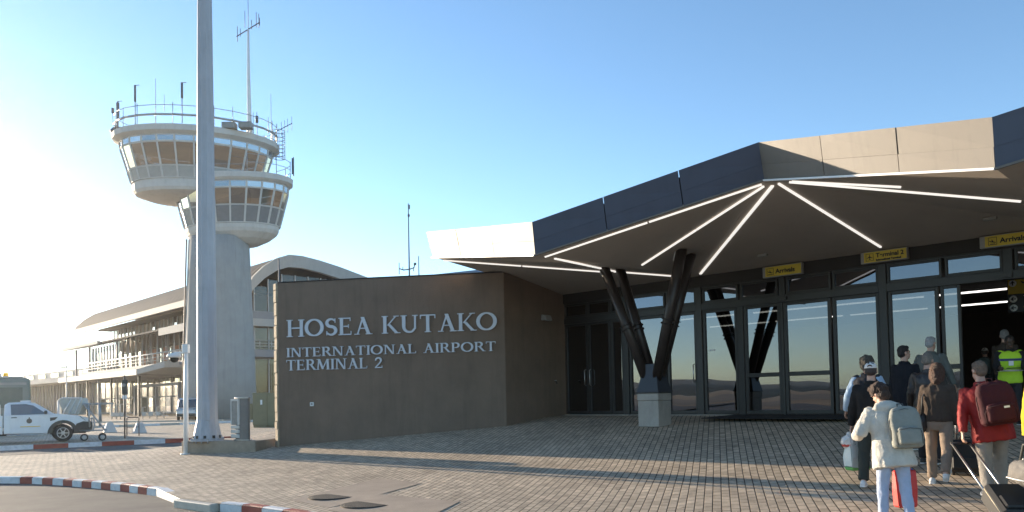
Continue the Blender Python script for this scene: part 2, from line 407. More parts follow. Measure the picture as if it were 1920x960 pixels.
# ================================================================ arrivals building
RZ = -FA
bld = thing('terminal_building', 'dark framed glass entrance front of the arrivals hall, behind the folded canopy', 'airport terminal', C0, RZ)
FZ = 1.0
def part(mb, name, m, par, bevel=0, **kw): return mb.build(name, m, par, bevel, **kw)
part(MB().box(-.05, 30, -.06, .30, 4.27, 4.60), 'header', M_wall2, bld)
part(MB().box(-.05, 30, .02, .26, 4.60, 5.75), 'parapet', M_wall2, bld)
part(MB().box(0, 30, .26, 16, 5.30, 5.5), 'roof', M_wall2, bld)
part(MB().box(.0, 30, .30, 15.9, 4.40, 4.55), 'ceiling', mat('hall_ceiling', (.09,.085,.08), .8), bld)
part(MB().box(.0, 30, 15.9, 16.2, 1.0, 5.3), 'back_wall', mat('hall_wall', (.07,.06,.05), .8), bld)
part(MB().box(-.3, 0, .06, 16.2, .0, 5.4), 'side_wall', M_wall2, bld)
part(MB().box(30, 30.3, .06, 16.2, .5, 5.4), 'side_wall', M_wall2, bld)
struct(part(MB().box(0, 30, .10, 15.9, .80, 1.0), 'lobby_floor', mat('floor_tiles', (.16,.14,.12), .25, var=.08, scale=2), None)).matrix_world = Matrix.Translation(C0) @ Matrix.Rotation(RZ, 4, 'Z')
part(MB().box(0, 30, -.09, .10, .80, 1.02), 'threshold', M_conc, bld)
for s0, yy, n in ((1.0, 5.0, 9), (.2, 8.4, 9)):
    for k in range(n):
        l = MB().box(s0+k*2.55, s0+k*2.55+2.3, yy, yy+.05, 4.01, 4.05)
        part(l, 'strip_light', M_ledi, bld)
    part(MB().box(s0, s0+23, yy-.02, yy+.11, 4.055, 4.09), 'light_rail', M_dark, bld)
def framed(name, x0, x1, z0, z1, fw=.06, rails=(), y=0.0, th=.09, par=bld, gm=None, handle=None):
    f = MB()
    f.box(x0, x0+fw, y, y+th, z0, z1); f.box(x1-fw, x1, y, y+th, z0, z1)
    f.box(x0+fw, x1-fw, y+.002, y+th-.002, z0, z0+fw*1.3); f.box(x0+fw, x1-fw, y+.002, y+th-.002, z1-fw, z1)
    for r_ in rails: f.box(x0+fw, x1-fw, y+.004, y+th-.004, r_-.05, r_+.05)
    o = part(f, name, M_frame, par, .006)
    ty, tz = random.uniform(-.0022,.0022), random.uniform(-.0030,.0030)          # each pane sits a hair out of true
    p = MB(); p.quad((x0+fw*.6,y+th*.5-ty-tz,z0+fw), (x1-fw*.6,y+th*.5+ty-tz,z0+fw), (x1-fw*.6,y+th*.5+ty+tz,z1-fw*.6), (x0+fw*.6,y+th*.5-ty+tz,z1-fw*.6))
    p.build('pane', gm or G_main, o)
    if handle is not None:
        h = MB(); h.tube([(handle,y-.01,FZ+.85),(handle,y-.07,FZ+.88),(handle,y-.07,FZ+1.28),(handle,y-.01,FZ+1.31)], .014, 8); h.build('handle', M_steel, o)
    return o
LT, TB, TT = 3.68, 3.83, 4.24
low = [('door',.06,.88,(),.80), ('door',.90,1.68,(),.98), ('window',1.70,2.12,(),None), ('window',2.30,3.46,(),None), ('door',3.50,4.38,(),4.30), ('window',4.56,5.50,(),None),
       ('door',5.68,6.60,(1.97,),None), ('door',6.68,7.78,(1.97,),None), ('window',7.82,8.82,(),None), ('window',9.0,9.98,(),None), ('sliding_door',10.02,10.38,(2.0,),None),
       ('sliding_door',13.0,13.36,(2.0,),None), ('window',13.55,14.6,(),None), ('window',14.64,15.7,(),None), ('window',15.9,17.0,(),None), ('window',17.04,18.1,(),None),
       ('window',18.3,19.4,(),None), ('window',19.44,20.5,(),None), ('window',20.7,21.8,(),None), ('window',21.84,23.0,(),None)]
for nm, a, b, rl, hd in low: framed(nm, a, b, FZ+.03, LT-.02, .07 if nm != 'sliding_door' else .055, rl, handle=hd)
tops = [(.06,.88),(.90,1.68),(1.70,2.12),(2.30,3.46),(3.50,4.38),(4.56,5.54),(5.60,6.56),(6.76,7.80),(7.84,8.82),(9.0,10.06),(10.12,11.14),(11.34,12.4),(12.46,13.36),(13.55,14.6),(14.64,15.7),(15.9,17.0),(17.04,18.1),(18.3,19.4),(19.44,20.5),(20.7,21.8),(21.84,23.0)]
for a, b in tops: framed('fanlight', a, b, TB+.01, TT, .05)
part(MB().box(.02, 23.1, -.03, .12, LT-.02, TB+.01), 'transom', M_frame, bld, .008)
part(MB().box(.02, 23.1, -.02, .11, TT, 4.27), 'head_rail', M_frame, bld)
for s_ in (2.12, 4.38, 6.60, 8.82, 11.14, 13.36, 15.7, 18.1, 20.5):
    z0 = FZ if s_ not in (11.14, 6.60) else LT-.02
    part(MB().box(s_+.004, s_+.176 if s_ != 6.60 else s_+.15, -.04, .14, z0, 4.27), 'post', M_frame, bld, .01)
part(MB().box(5.51, 5.67, -.02, .12, FZ, LT), 'post', M_frame, bld, .008)
part(MB().box(6.605, 6.675, -.02, .12, FZ, LT), 'post', M_frame, bld, .008)
part(MB().box(23.1, 30, .0, .2, FZ, 4.27), 'end_wall', M_wall2, bld)
part(MB().box(11.15, 11.30, -.08, -.04, 3.70, 3.78), 'door_sensor', M_dark, bld)
part(MB().box(6.62, 6.80, -.08, -.03, 3.72, 3.79), 'door_sensor', M_dark, bld)
st = MB(); st.box(4.70, 4.86, .035, .043, 2.62, 2.66); part(st, 'door_sticker', M_swhite, bld)
mtb = MB(); z = FZ-.02
mm = tag(MB().box(0, 3.2, -1.6, 0, 0, .018).build('door_mat', mat('rubber_mat', (.022,.02,.019), .9, bump=.5, bscale=90), bevel=.006), 'large black rubber mat on the paving before the middle glass doors', 'door mat')
q = glob(5.4, -.12, 1.006); mm.location = q; mm.rotation_euler = (R(1.2), 0, RZ)

# ---- canopy
VS, BAY, VY, VZ = 4.5, 7.75, -6.35, 4.32
PYk, PZk, HZ = -4.53, 5.34, 4.545
Q1 = Vector((-.62, -4.5, 5.22))
tipV = [Vector((VS+BAY*k, VY, VZ)) for k in range(0, 4)]
pk = [Q1] + [Vector((VS+BAY*(k+.5), PYk, PZk)) for k in range(0, 3)]
hdr = [Vector((VS+BAY*k, -.06, HZ)) for k in range(0, 4)]
cp = thing('entrance_canopy', 'folded zigzag entrance canopy with pale and navy edge panels over the glass doors', 'canopy', C0, RZ)
SOF = [(Q1, tipV[0], hdr[0]), (Q1, hdr[0], Vector((.02,-.06,HZ)))]
for k in range(3):
    SOF += [(pk[k+1], hdr[k], tipV[k]), (pk[k+1], hdr[k+1], hdr[k]), (pk[k+1], tipV[k+1], hdr[k+1])]
def sof_z(s, y):
    for a, b, c in SOF:
        d = (b.y-c.y)*(a.x-c.x)+(c.x-b.x)*(a.y-c.y)
        l1 = ((b.y-c.y)*(s-c.x)+(c.x-b.x)*(y-c.y))/d; l2 = ((c.y-a.y)*(s-c.x)+(a.x-c.x)*(y-c.y))/d
        if l1 >= -.001 and l2 >= -.001 and l1+l2 <= 1.001: return l1*a.z+l2*b.z+(1-l1-l2)*c.z
    return None
def at_sof(px, py):
    d = ray(px, py); best = None
    for a, b, c in SOF:
        A, B, Cc = glob(*a), glob(*b), glob(*c); n = (B-A).cross(Cc-A)
        t = (A-CAM).dot(n)/d.dot(n); q = loc(CAM+d*t)
        if sof_z(q.x, q.y) is not None and abs(sof_z(q.x,q.y)-q.z) < .02 and (best is None or t < best[0]): best = (t, q)
    return best[1] if best else None
so = MB()
for a, b, c in SOF:
    up = Vector((0,0,.04)); so.add([a,b,c,a+up,b+up,c+up], [(0,1,2),(5,4,3),(0,3,4,1),(1,4,5,2),(2,5,3,0)])
part(so, 'soffit', M_soffit, cp)
# edge panels: upper and lower band, leaning outward
edge = [Q1]
for k in range(3): edge += [tipV[k], pk[k+1]]
edge.append(tipV[3])
OUT = []
for i, p in enumerate(edge):
    ns_ = []
    for a, b in ((i-1,i),(i,i+1)):
        if a >= 0 and b < len(edge):
            d = (edge[b]-edge[a]); ns_.append(Vector((d.y, -d.x, 0)).normalized())
    n = sum(ns_, Vector()).normalized(); OUT.append(n / max(.4, n.dot(ns_[0])))
def lift(i, f): return edge[i] + OUT[i]*((.17 if i % 2 == 0 else .07)*f) + Vector((0,0,.64*f))
for i in range(len(edge)-1):
    m = M_fascia if i % 2 == 0 else M_fasciad
    nseg = 3 if i % 2 == 0 else 3
    d = edge[i+1]-edge[i]; nrm = Vector((d.y,-d.x,0)).normalized()
    for j in range(nseg):
        u0, u1 = j/nseg, (j+1)/nseg
        f = MB()
        for lo, hi, pu in ((0,.415,.006),(.42,1,0)):
            g0 = 0.002 if j else 0; g1 = .002 if j < nseg-1 else 0
            P = [lift(i,lo).lerp(lift(i+1,lo),u0+g0), lift(i,lo).lerp(lift(i+1,lo),u1-g1), lift(i,hi).lerp(lift(i+1,hi),u1-g1), lift(i,hi).lerp(lift(i+1,hi),u0+g0)]
            jit = random.uniform(-.006,.006)
            P = [p + nrm*(pu+jit) for p in P]
            f.extrude(P, -nrm*.03)
        part(f, 'edge_panel', m, cp)
for i in range(len(edge)-1):                                     # thin pale drip trim under each panel
    t_ = MB(); t_.bar(edge[i]+OUT[i]*.03-Vector((0,0,.012)), edge[i+1]+OUT[i+1]*.03-Vector((0,0,.012)), .05, .03)
    part(t_, 'edge_trim', M_white if i % 2 == 0 else M_fascia, cp)
tops_ = [lift(i,.93) for i in range(len(edge))]
rf = MB(); back = [Vector((.02,.0,5.35))] + [Vector((p.x,.0,5.35)) for p in edge[1:]]
for i in range(len(edge)-1):
    A = [tops_[i]-OUT[i]*.2, tops_[i+1]-OUT[i+1]*.2]
    rf.quad(A[0], A[1], back[i+1]); rf.quad(A[0], back[i+1], back[i])
part(rf, 'roof', M_wall2, cp)
cl = MB(); e0, e1 = Q1, Vector((.02,-.06,HZ)); cl.extrude([e0+Vector((0,0,.04)), e1+Vector((0,0,.04)), Vector((.02,0,5.34)), tops_[0]-OUT[0]*.2], (.04,.0,0)); part(cl, 'end_panel', M_soffit, cp)
def led(p0, p1, w=.06, m=None):
    a = Vector((p0[0], p0[1], sof_z(*p0)-.018)); b = Vector((p1[0], p1[1], sof_z(*p1)-.018))
    L = (b-a).length; k = max(1, round(L/2.4)); 
    for i in range(k):
        f = MB(); f.bar(a.lerp(b, i/k+.004), a.lerp(b,(i+1)/k-.004), w*.85, .03); part(f, 'light_strip', m or M_led, cp)
for q0, q1, w_ in (((830,487),(1128,508.5),.04), ((1020,481.5),(1430,343.5),.04), ((1433,347),(1203,496),.042), ((1449,346),(1313,513),.065), ((1459,342),(1652,463),.046), ((1478,341),(1916,376),.042), ((1484,338.5),(1690,349),.045), ((1040,484),(1164,510),.05), ((1150,508),(1268,517),.05)):
    a, b = at_sof(*q0), at_sof(*q1)
    if a is None or b is None: print('LED miss', q0, a, q1, b); continue
    led((a.x,a.y), (b.x,b.y), w_)
led((tipV[1].x+.35, VY+.35), (pk[2].x-.3, PYk-.05), .05)
for px, py in ((1107,0),(1430,476),(1856,407)):
    if py:
        q = at_sof(px, py)
        if q is not None:
            dl = MB(); dl.box(q.x-.11,q.x+.11,q.y-.05,q.y+.05,q.z-.06,q.z-.004); part(dl, 'downlight', M_sgrey, cp, .01)

# ---- forked steel columns
def fork(sc, label):
    z0 = ground_h(*glob(sc,-2.3,0).xy)-.02
    o = glob(sc, -2.32, 0)
    t = thing('forked_column', label, 'column', (o.x,o.y,z0), RZ, 'forked canopy columns')
    h = .77; q = MB(); q.box(-.275,.275,-.275,.275,0,h-.17); part(q,'plinth',M_conc,t,.012)
    part(MB().box(-.285,.285,-.285,.285,h-.165,h),'plinth_cap',M_conc,t,.012)
    hp = MB(); b_, tp = .30, .15
    hp.add([(-b_,-b_,h+.005),(b_,-b_,h+.005),(b_,b_,h+.005),(-b_,b_,h+.005),(-tp,-tp,h+.68),(tp,-tp,h+.68),(tp,tp,h+.68),(-tp,tp,h+.68)],[(3,2,1,0),(4,5,6,7),(0,1,5,4),(1,2,6,5),(2,3,7,6),(3,0,4,7)])
    hp.box(-.31,.31,-.31,.31,h+.001,h+.03)
    part(hp,'base_shoe',mat('shoe_steel',(.035,.034,.036),.35,metal=.2),t,.008)
    for sx, sy, bx, by in ((-1.04,-.42,-.16,-.10),(-.98,.16,-.10,.10),(1.08,-.42,.16,-.10),(.94,.22,.10,.10)):
        zt = sof_z(sc+sx, -2.32+sy) or 4.5
        a = Vector((bx*.8,by,h+.30)); b = Vector((sx,sy,zt-z0+.02)); f = MB(); f.tube([a,b],.118,14)
        o2 = part(f,'strut',M_col,t)
        c = MB()
        for k in (.44,.475): 
            m_ = a.lerp(b,k); d = (b-a).normalized(); c.tube([m_-d*.012,m_+d*.012],.15,14)
        part(c,'collar',M_col,o2)
        if sx < 0 and sy < 0 or sx > 0 and sy < 0:
            d = (b-a).normalized(); e_ = MB(); p_ = b-d*.28; e_.tube([p_+Vector((-.12,-.06,.02)),b-d*.02+Vector((-.12,-.06,0))],.012,6); part(e_,'conduit',M_white,o2)
    return t
fork(VS+.05, 'dark forked steel column on a concrete plinth, in front of the glass doors')

fork(VS+2*BAY+.05, 'dark forked steel column on a concrete plinth, farthest along the canopy')

# ---- sign wall
WL = loc(on_ground(523, 838)); WR = loc(on_ground(950, 799)); WL.z = WR.z = 0
we = (WR-WL).normalized(); wn = Vector((we.y,-we.x,0)); WTOP = 4.92
sw = thing('sign_wall', 'tall brown plastered wall carrying the airport name, running up to the glass front', 'wall', C0, RZ)
cur = []                                                    # slightly bowed plan
for k in range(13):
    f = k/12; cur.append(WL.lerp(WR, f) + wn*(.05*math.sin(math.pi*f)))
plan = cur + [Vector((.05*f_, WR.y*(1-f_)+.0*f_, 0))+Vector((WR.x*(1-f_),0,0)) for f_ in (.5,1.0)]
bk = [Vector((-.32,0,0)), WR - wn*.0 + Vector((-.36,.12,0)), WL - wn*.36]
wb = MB(); wb.prism([(p.x,p.y) for p in plan+bk], -.1, WTOP); part(wb, 'wall_body', M_wall, sw, .012)
cpv = MB(); cpv.prism([(p.x,p.y) for p in [q+wn*.012 for q in cur]+[WR-wn*.3, WL-wn*.3]], WTOP+.001, WTOP+.03); part(cpv,'coping',M_wall2,sw)
# stone clad end, its face turned along the view
stn = MB(); ea = WL + wn*.015; dd = Vector((math.sin(R(-36)), math.cos(R(-36)),0)); dl_ = Vector((dd.dot(FS), dd.dot(FN),0)); eb = ea + dl_*.22
zz = -.1; rnd = random.Random(3); 
while zz < WTOP-.02:
    hh = min(rnd.uniform(.22,.40), WTOP-zz-.001); o_ = rnd.uniform(-.012,.012)
    nn = Vector((dl_.y,-dl_.x,0)); 
    if nn.dot(we) > 0: nn = -nn
    P = [ea+nn*(.03+o_), eb+nn*(.03+o_), eb-nn*.10, ea-nn*.10+we*.0]
    stn.prism([(p.x,p.y) for p in P], zz+.006, zz+hh-.006); zz += hh
part(stn,'stone_end',M_stone,sw,.01)
def on_wall(px, py):                                        # (along, z)
    A = glob(*WL); n = FS*wn.x + FN*wn.y; d = ray(px,py); t = (A-CAM).dot(n)/d.dot(n); q = loc(CAM+d*t); return (q-WL).dot(we), q.z
def bow(a): f = a/(WR-WL).length; return .05*math.sin(math.pi*max(0,min(1,f)))
bx = MB(); a_, z_ = on_wall(586, 757.5)
def wallp(a, off, z): v = WL + we*a + wn*(bow(a)+off); return Vector((v.x,v.y,z))
so_ = thing('wall_socket', 'small white square outlet box low on the brown sign wall', 'outlet box', glob(*wallp(a_,0,z_-.06)), RZ+math.atan2(we.y,we.x))
part(MB().box(-.055,.055,-.035,.0,0,.11),'casing',M_swhite,so_,.008)
part(MB().box(-.028,.028,-.042,-.0355,.03,.085),'flap',M_sgrey,so_,.003)
# flood light and small knob on the return wall
q = at_p(1033,594,1.0); q = loc(q); q.x = .11
fl = thing('wall_light', 'grey floodlight fixed on the brown return wall under the canopy', 'wall light', glob(.02, q.y, q.z), RZ)
part(MB().box(.0,.10,-.03,.03,-.02,.04),'bracket',M_dark,fl)
f = MB(); f.add([(.10,-.15,-.09),(.30,-.13,-.10),(.30,.13,-.10),(.10,.15,-.09),(.12,-.15,.08),(.25,-.13,.05),(.25,.13,.05),(.12,.15,.08)],[(3,2,1,0),(4,5,6,7),(0,1,5,4),(1,2,6,5),(2,3,7,6),(3,0,4,7)])
part(f,'lamp_housing',M_sgrey,fl,.01)
q = loc(at_p(1040,716,.5)); kb = thing('wall_tap', 'small dark tap low on the return wall beside the doors', 'tap', glob(.03,q.y,q.z), RZ)
f = MB(); f.tube([(0,0,0),(.08,0,0),(.10,0,-.06)],.016,8); part(f,'spout',M_dark,kb); f = MB(); f.tube([(.05,-.04,.04),(.05,.04,.04)],.012,6); part(f,'handle',M_steel,kb)

# ---- raised letters
def arc(cx, cy, rx, ry, a0, a1, n=14): return [(cx+rx*math.cos(R(a0+(a1-a0)*i/n)), cy+ry*math.sin(R(a0+(a1-a0)*i/n))) for i in range(n+1)]
def stroke(pts, ws):
    n = len(pts); Lf = []; Rt = []
    for i in range(n):
        a = Vector(pts[max(i-1,0)]); b = Vector(pts[min(i+1,n-1)]); d = (b-a).normalized(); nn = Vector((-d.y,d.x))
        k = i/(n-1); wv = ws(k) if callable(ws) else ws
        Lf.append(Vector(pts[i])+nn*wv/2); Rt.append(Vector(pts[i])-nn*wv/2)
    return ('strip', Lf, Rt)
TK, TN, SF = .165, .075, .05
def stem(x, w=TK, y0=0, y1=1): return ('poly', [(x-w/2,y0),(x+w/2,y0),(x+w/2*.9,.5*(y0+y1)),(x+w/2,y1),(x-w/2,y1),(x-w/2*.9,.5*(y0+y1))])
def ser(x, y, w=.30): return ('poly', [(x-w/2,y),(x+w/2,y),(x+w/2,y+SF),(x-w/2,y+SF)])
def diag(x0, y0, x1, y1, w): return ('poly', [(x0-w/2,y0),(x0+w/2,y0),(x1+w/2,y1),(x1-w/2,y1)])
def box_(x0,x1,y0,y1): return ('poly', [(x0,y0),(x1,y0),(x1,y1),(x0,y1)])
def oval(k): return .085+.085*abs(math.cos(2*math.pi*k))
B_ = 1-SF
GL = {
 'H': (.92, [stem(.17),stem(.75),box_(.25,.67,.47,.55),ser(.17,0),ser(.17,B_),ser(.75,0),ser(.75,B_)]),
 'O': (.98, [stroke(arc(.47,.5,.385,.46,0,360,36), oval)]),
 'S': (.66, [stroke(arc(.32,.735,.20,.215,35,270,14)+arc(.32,.285,.225,.235,90,-150,14)[1:], lambda k: .08+.09*math.sin(math.pi*k)), box_(.49,.53,.74,.98), box_(.09,.13,.02,.26)]),
 'E': (.74, [stem(.17),box_(.25,.60,B_-.02,1),box_(.25,.52,.47,.54),box_(.25,.64,0,SF+.02),ser(.14,0,.24),ser(.14,B_,.24),box_(.57,.61,.80,.93),box_(.61,.65,.07,.22),box_(.49,.525,.40,.61)]),
 'A': (.92, [diag(.20,0,.47,1,TN),diag(.74,0,.44,1,TK),box_(.30,.62,.32,.385),ser(.18,0,.26),ser(.75,0,.32)]),
 'K': (.88, [stem(.17),diag(.30,.45,.70,1,TN),diag(.74,0,.36,.52,TK),ser(.17,0),ser(.17,B_),ser(.70,B_,.26),ser(.76,0,.28)]),
 'U': (.90, [stroke([(.18,1),(.18,.42)]+arc(.455,.36,.275,.315,180,300,12)+[(.70,.25)], lambda k: TK-.07*k), stem(.71,TN+.02,.2,1),ser(.18,B_),ser(.71,B_,.26)]),
 'T': (.82, [stem(.40),box_(.06,.74,B_-.02,1),ser(.40,0),box_(.04,.085,.78,.99),box_(.715,.76,.78,.99)]),
 'I': (.36, [stem(.18),ser(.18,0),ser(.18,B_)]),
 'N': (.94, [stem(.16,TN+.01),stem(.76,TN+.01),diag(.74,0,.20,1,TK),ser(.16,0,.26),ser(.13,B_,.24),ser(.77,B_,.26)]),
 'R': (.84, [stem(.17),stroke([(.22,.965),(.38,.965)]+arc(.38,.74,.20,.225,90,-90,12)+[(.22,.515)], lambda k:.07+.09*math.sin(math.pi*k)),diag(.72,0,.40,.52,TK),ser(.17,0),ser(.13,B_,.22),ser(.75,0,.26)]),
 'P': (.74, [stem(.17),stroke([(.22,.965),(.38,.965)]+arc(.38,.72,.21,.245,90,-90,12)+[(.22,.475)], lambda k:.07+.09*math.sin(math.pi*k)),ser(.17,0),ser(.13,B_,.22)]),
 'L': (.72, [stem(.17),box_(.25,.62,0,SF+.02),ser(.17,0),ser(.17,B_),box_(.59,.635,.05,.24)]),
 'M': (1.10, [diag(.13,0,.20,1,TN+.01),diag(.92,0,.88,1,TK),diag(.52,.05,.22,1,TK),diag(.50,.05,.86,1,TN),ser(.13,0,.24),ser(.14,B_,.20),ser(.94,0,.30),ser(.93,B_,.2)]),
 '2': (.72, [stroke([(.14,.70)]+arc(.34,.72,.20,.235,165,-30,12)+[(.42,.44),(.13,.07)], lambda k:.09+.06*math.sin(math.pi*k)),box_(.08,.62,.0,.10),box_(.60,.645,.0,.22)]),
 ' ': (.42, [])}
def lettering(text, pxa, pxb, ya, yb, label):
    a0, zb = on_wall(pxa, yb); a1, _ = on_wall(pxb, yb); _, zt = on_wall(pxa, ya); capH = zt-zb
    tot = sum(GL[c][0] for c in text) - .08
    xs = (a1-a0)/(tot*capH)
    v = glob(*wallp(a0,0,zb))
    t = thing('raised_lettering', label, 'lettering', v, RZ+math.atan2(we.y,we.x), 'raised metal lettering on the sign wall')
    x = -.04
    for ch in text:
        wd, parts = GL[ch]
        if parts:
            mb = MB(); kk = 0
            ac = (x+wd/2)*capH*xs; bo = bow(a0+ac)
            for pt in parts:
                dp = .032 + .0007*kk; kk += 1
                f3 = lambda p: Vector(((x+p[0])*capH*xs, -.012-bo, p[1]*capH))
                if pt[0] == 'poly': mb.extrude([f3(p) for p in pt[1]], (0,-dp,0))
                else:
                    Lf, Rt = pt[1], pt[2]
                    rings = [[f3(l), f3(r_), f3(r_)+Vector((0,-dp,0)), f3(l)+Vector((0,-dp,0))] for l, r_ in zip(Lf,Rt)]
                    mb.loft(rings, True, False)
            part(mb, 'letter', M_lett, t)
        x += wd
lettering('HOSEA KUTAKO', 540, 933, 600.5, 632.5, 'large raised metal letters HOSEA KUTAKO on the brown wall')
lettering('INTERNATIONAL AIRPORT', 539, 931, 653, 670, 'smaller raised metal letters INTERNATIONAL AIRPORT on the brown wall')
lettering('TERMINAL 2', 539, 720, 675.5, 695, 'raised metal letters TERMINAL 2, bottom line on the brown wall')

# ---- yellow direction signs
def text_mb(txt, size, depth=.004, bold=.0):
    cu = bpy.data.curves.new('t', 'FONT'); cu.body = txt; cu.size = size; cu.extrude = depth; cu.offset = bold
    ob = bpy.data.objects.new('t', cu); COL.objects.link(ob)
    me = bpy.data.meshes.new_from_object(ob.evaluated_get(bpy.context.evaluated_depsgraph_get()))
    bpy.data.objects.remove(ob); bpy.data.curves.remove(cu)
    return me
def put_text(txt, size, par, x, y, z, m, bold=.0, sx=1.0, name='lettering'):
    me = text_mb(txt, size, .003, bold)
    for v in me.vertices: v.co = (x + v.co.x*sx, y - v.co.z - .003, z + v.co.y)
    me.materials.clear(); me.materials.append(m); me.name = name
    o = bpy.data.objects.new(name, me); COL.objects.link(o); o.parent = par; return o
PLANE_UP = [(0,.5),(.05,.42),(.06,.15),(.45,-.10),(.45,-.18),(.06,-.06),(.05,-.30),(.17,-.40),(.17,-.46),(0,-.40),(-.17,-.46),(-.17,-.40),(-.05,-.30),(-.06,-.06),(-.45,-.18),(-.45,-.10),(-.06,.15),(-.05,.42)]
PLANE_DN = [(-.5,.12),(-.40,.12),(-.30,.02),(-.08,-.04),(-.16,.26),(-.06,.26),(.14,-.10),(.42,-.18),(.47,-.25),(.38,-.30),(-.05,-.20),(-.38,-.10)]
def icon(poly, par, x, y, z, s, m, name='pictogram'):
    f = MB(); f.extrude([(x+p[0]*s, y, z+p[1]*s) for p in poly], (0,-.004,0)); return part(f, name, m, par)
def dsign(s0, s1, z0, z1, lines, ic, label):
    o = glob(s0, -.10, z0); t = thing('direction_sign', label, 'sign', o, RZ, 'yellow direction signs above the doors'); W, H = s1-s0, z1-z0
    part(MB().box(0,W,-.09,.035,0,H),'casing',M_sgrey,t,.008)
    part(MB().box(W*.075,W-.02,-.098,-.0902,.018,H-.018),'face',M_yellow,t)
    sq = H*.62; x0 = W*.12
    fr = MB()
    for b in ((x0,x0+sq,.19*H,.19*H+.008),(x0,x0+sq,.81*H-.008,.81*H),): fr.box(b[0],b[1],-.1025,-.0985,b[2],b[3])
    fr.box(x0,x0+.008,-.1025,-.0985,.19*H+.008,.81*H-.008); fr.box(x0+sq-.008,x0+sq,-.1025,-.0985,.19*H+.008,.81*H-.008)
    part(fr,'pictogram_frame',M_sblack,t)
    icon(PLANE_DN if ic == 'down' else PLANE_UP, t, x0+sq/2, -.0985, H*.5, sq*.8, M_sblack)
    if ic == 'down': part(MB().box(x0+.03,x0+sq-.03,-.1025,-.0985,.25*H,.25*H+.01),'pictogram_line',M_sblack,t)
    for tx, sz, fx, fz in lines: put_text(tx, H*sz, t, x0+sq+.05, -.0985, H*fz, M_sblack, .004)
    return t
def sgeo(pa, pb): 
    a = loc(at_p(*pa, .19)); b = loc(at_p(*pb, .19)); return a.x, b.x, a.z, b.z
a = loc(at_p(1430,522,.19)); b = loc(at_p(1430,503,.19)); c_ = loc(at_p(1504,514,.19))
dsign(a.x, c_.x, a.z, b.z+.02, [('Arrivals',.56,0,.30)], 'down', 'small yellow arrivals sign on the header above the left pair of doors')
a = loc(at_p(1614,496,.19)); b = loc(at_p(1614,476,.19)); c_ = loc(at_p(1702,486,.19))
dsign(a.x, c_.x, a.z, b.z+.02, [('Terminal 2',.50,0,.44),('International Terminal',.22,0,.14)], 'up', 'yellow Terminal 2 sign on the header, between the two arrivals signs')
a = loc(at_p(1837,467,.19)); b = loc(at_p(1837,446,.19))
dsign(a.x, a.x+1.25, a.z, b.z+.02, [('Arrivals',.56,0,.30)], 'down', 'yellow arrivals sign above the open doorway, cut by the right edge')
# hanging sign inside the doorway
a = loc(at_p(1890,587,-2.0)); b = loc(at_p(1891,524,-2.0)); W, H = .75, b.z-a.z
hs = thing('hanging_sign', 'black and yellow arrow sign hanging inside the open doorway', 'sign', glob(a.x, 2.0, a.z), RZ)
part(MB().box(0,W,0,.08,0,H),'casing',M_sblack,hs,.008)
part(MB().box(.02,W-.02,-.006,-.001,H*.55,H-.02),'upper_face',M_yellow,hs)
for zc, ang in ((.87,90),(.40,180),(.14,180)):
    cx = .11; d_ = MB(); d_.lathe([(.075,0),(.075,.004),(.001,.004)],n=24); d_.v = [Vector((cx+v.x, -.0075-v.z, H*zc+v.y)) for v in d_.v]; part(d_,'arrow_disc',M_swhite,hs)
    AR = [(-.4,-.1),(.05,-.1),(-.12,-.32),(.08,-.32),(.42,0),(.08,.32),(-.12,.32),(.05,.1),(-.4,.1)]
    ca, sa = math.cos(R(ang)), math.sin(R(ang)); icon([(x*ca-y*sa, x*sa+y*ca) for x,y in AR], hs, cx, -.012, H*zc, .12, M_sblack, 'arrow')
icon(PLANE_DN, hs, .36, -.0075, H*.88, .2, M_sblack)
put_text('T', .13, hs, .30, -.003, H*.36, M_swhite)
icon([(-.2,-.5),(.2,-.5),(.2,-.1),(.3,-.1),(.3,.2),(-.3,.2),(-.3,-.1),(-.2,-.1)], hs, .34, -.003, H*.14, .14, mat('sign_amber',(.65,.4,.02),.5))
f = MB(); f.tube([(.12,.04,H),(.12,.04,4.4-a.z)],.012,6); f.tube([(W-.12,.04,H),(W-.12,.04,4.4-a.z)],.012,6); part(f,'hanger',M_steel,hs)
# ================================================================ control tower
TC = Vector((-30.06, 79.0, 0))
tw = thing('control_tower', 'pale concrete airport control tower with two stacked glazed cabs and a railed roof', 'control tower', TC)
def T(x, y, z=0): return Vector((x-TC.x, y-TC.y, z))
sh = MB(); sh.lathe([(3.70,-.2),(3.52,5.0),(3.34,10),(3.16,15),(3.02,18.6)], n=48, sy=.8); part(sh,'shaft',M_towerc,tw)
pp = MB()
for dx, r_ in ((-.05,.09),(.28,.06),(.52,.05)): pp.tube([(-3.45+dx,-1.05,-.1),(-2.92+dx,-.95,18.4)], r_, 6)
part(pp,'downpipe',mat('rusty_pipe',(.36,.27,.21),.6,var=.2),tw)
def drum(cx, cy, a, b, rot, prof, N):
    """rings of an elliptical drum: prof = [(scale, z)]"""
    out = []
    for sc, z in prof:
        r_ = []
        for k in range(N):
            t = 2*math.pi*(k+.5)/N
            # equal-arc spacing for an ellipse is close enough with this warp
            x, y = a*sc*math.cos(t), b*sc*math.sin(t)
            r_.append(Vector((cx + x*math.cos(rot)-y*math.sin(rot), cy + x*math.sin(rot)+y*math.cos(rot), z)))
        out.append(r_)
    return out
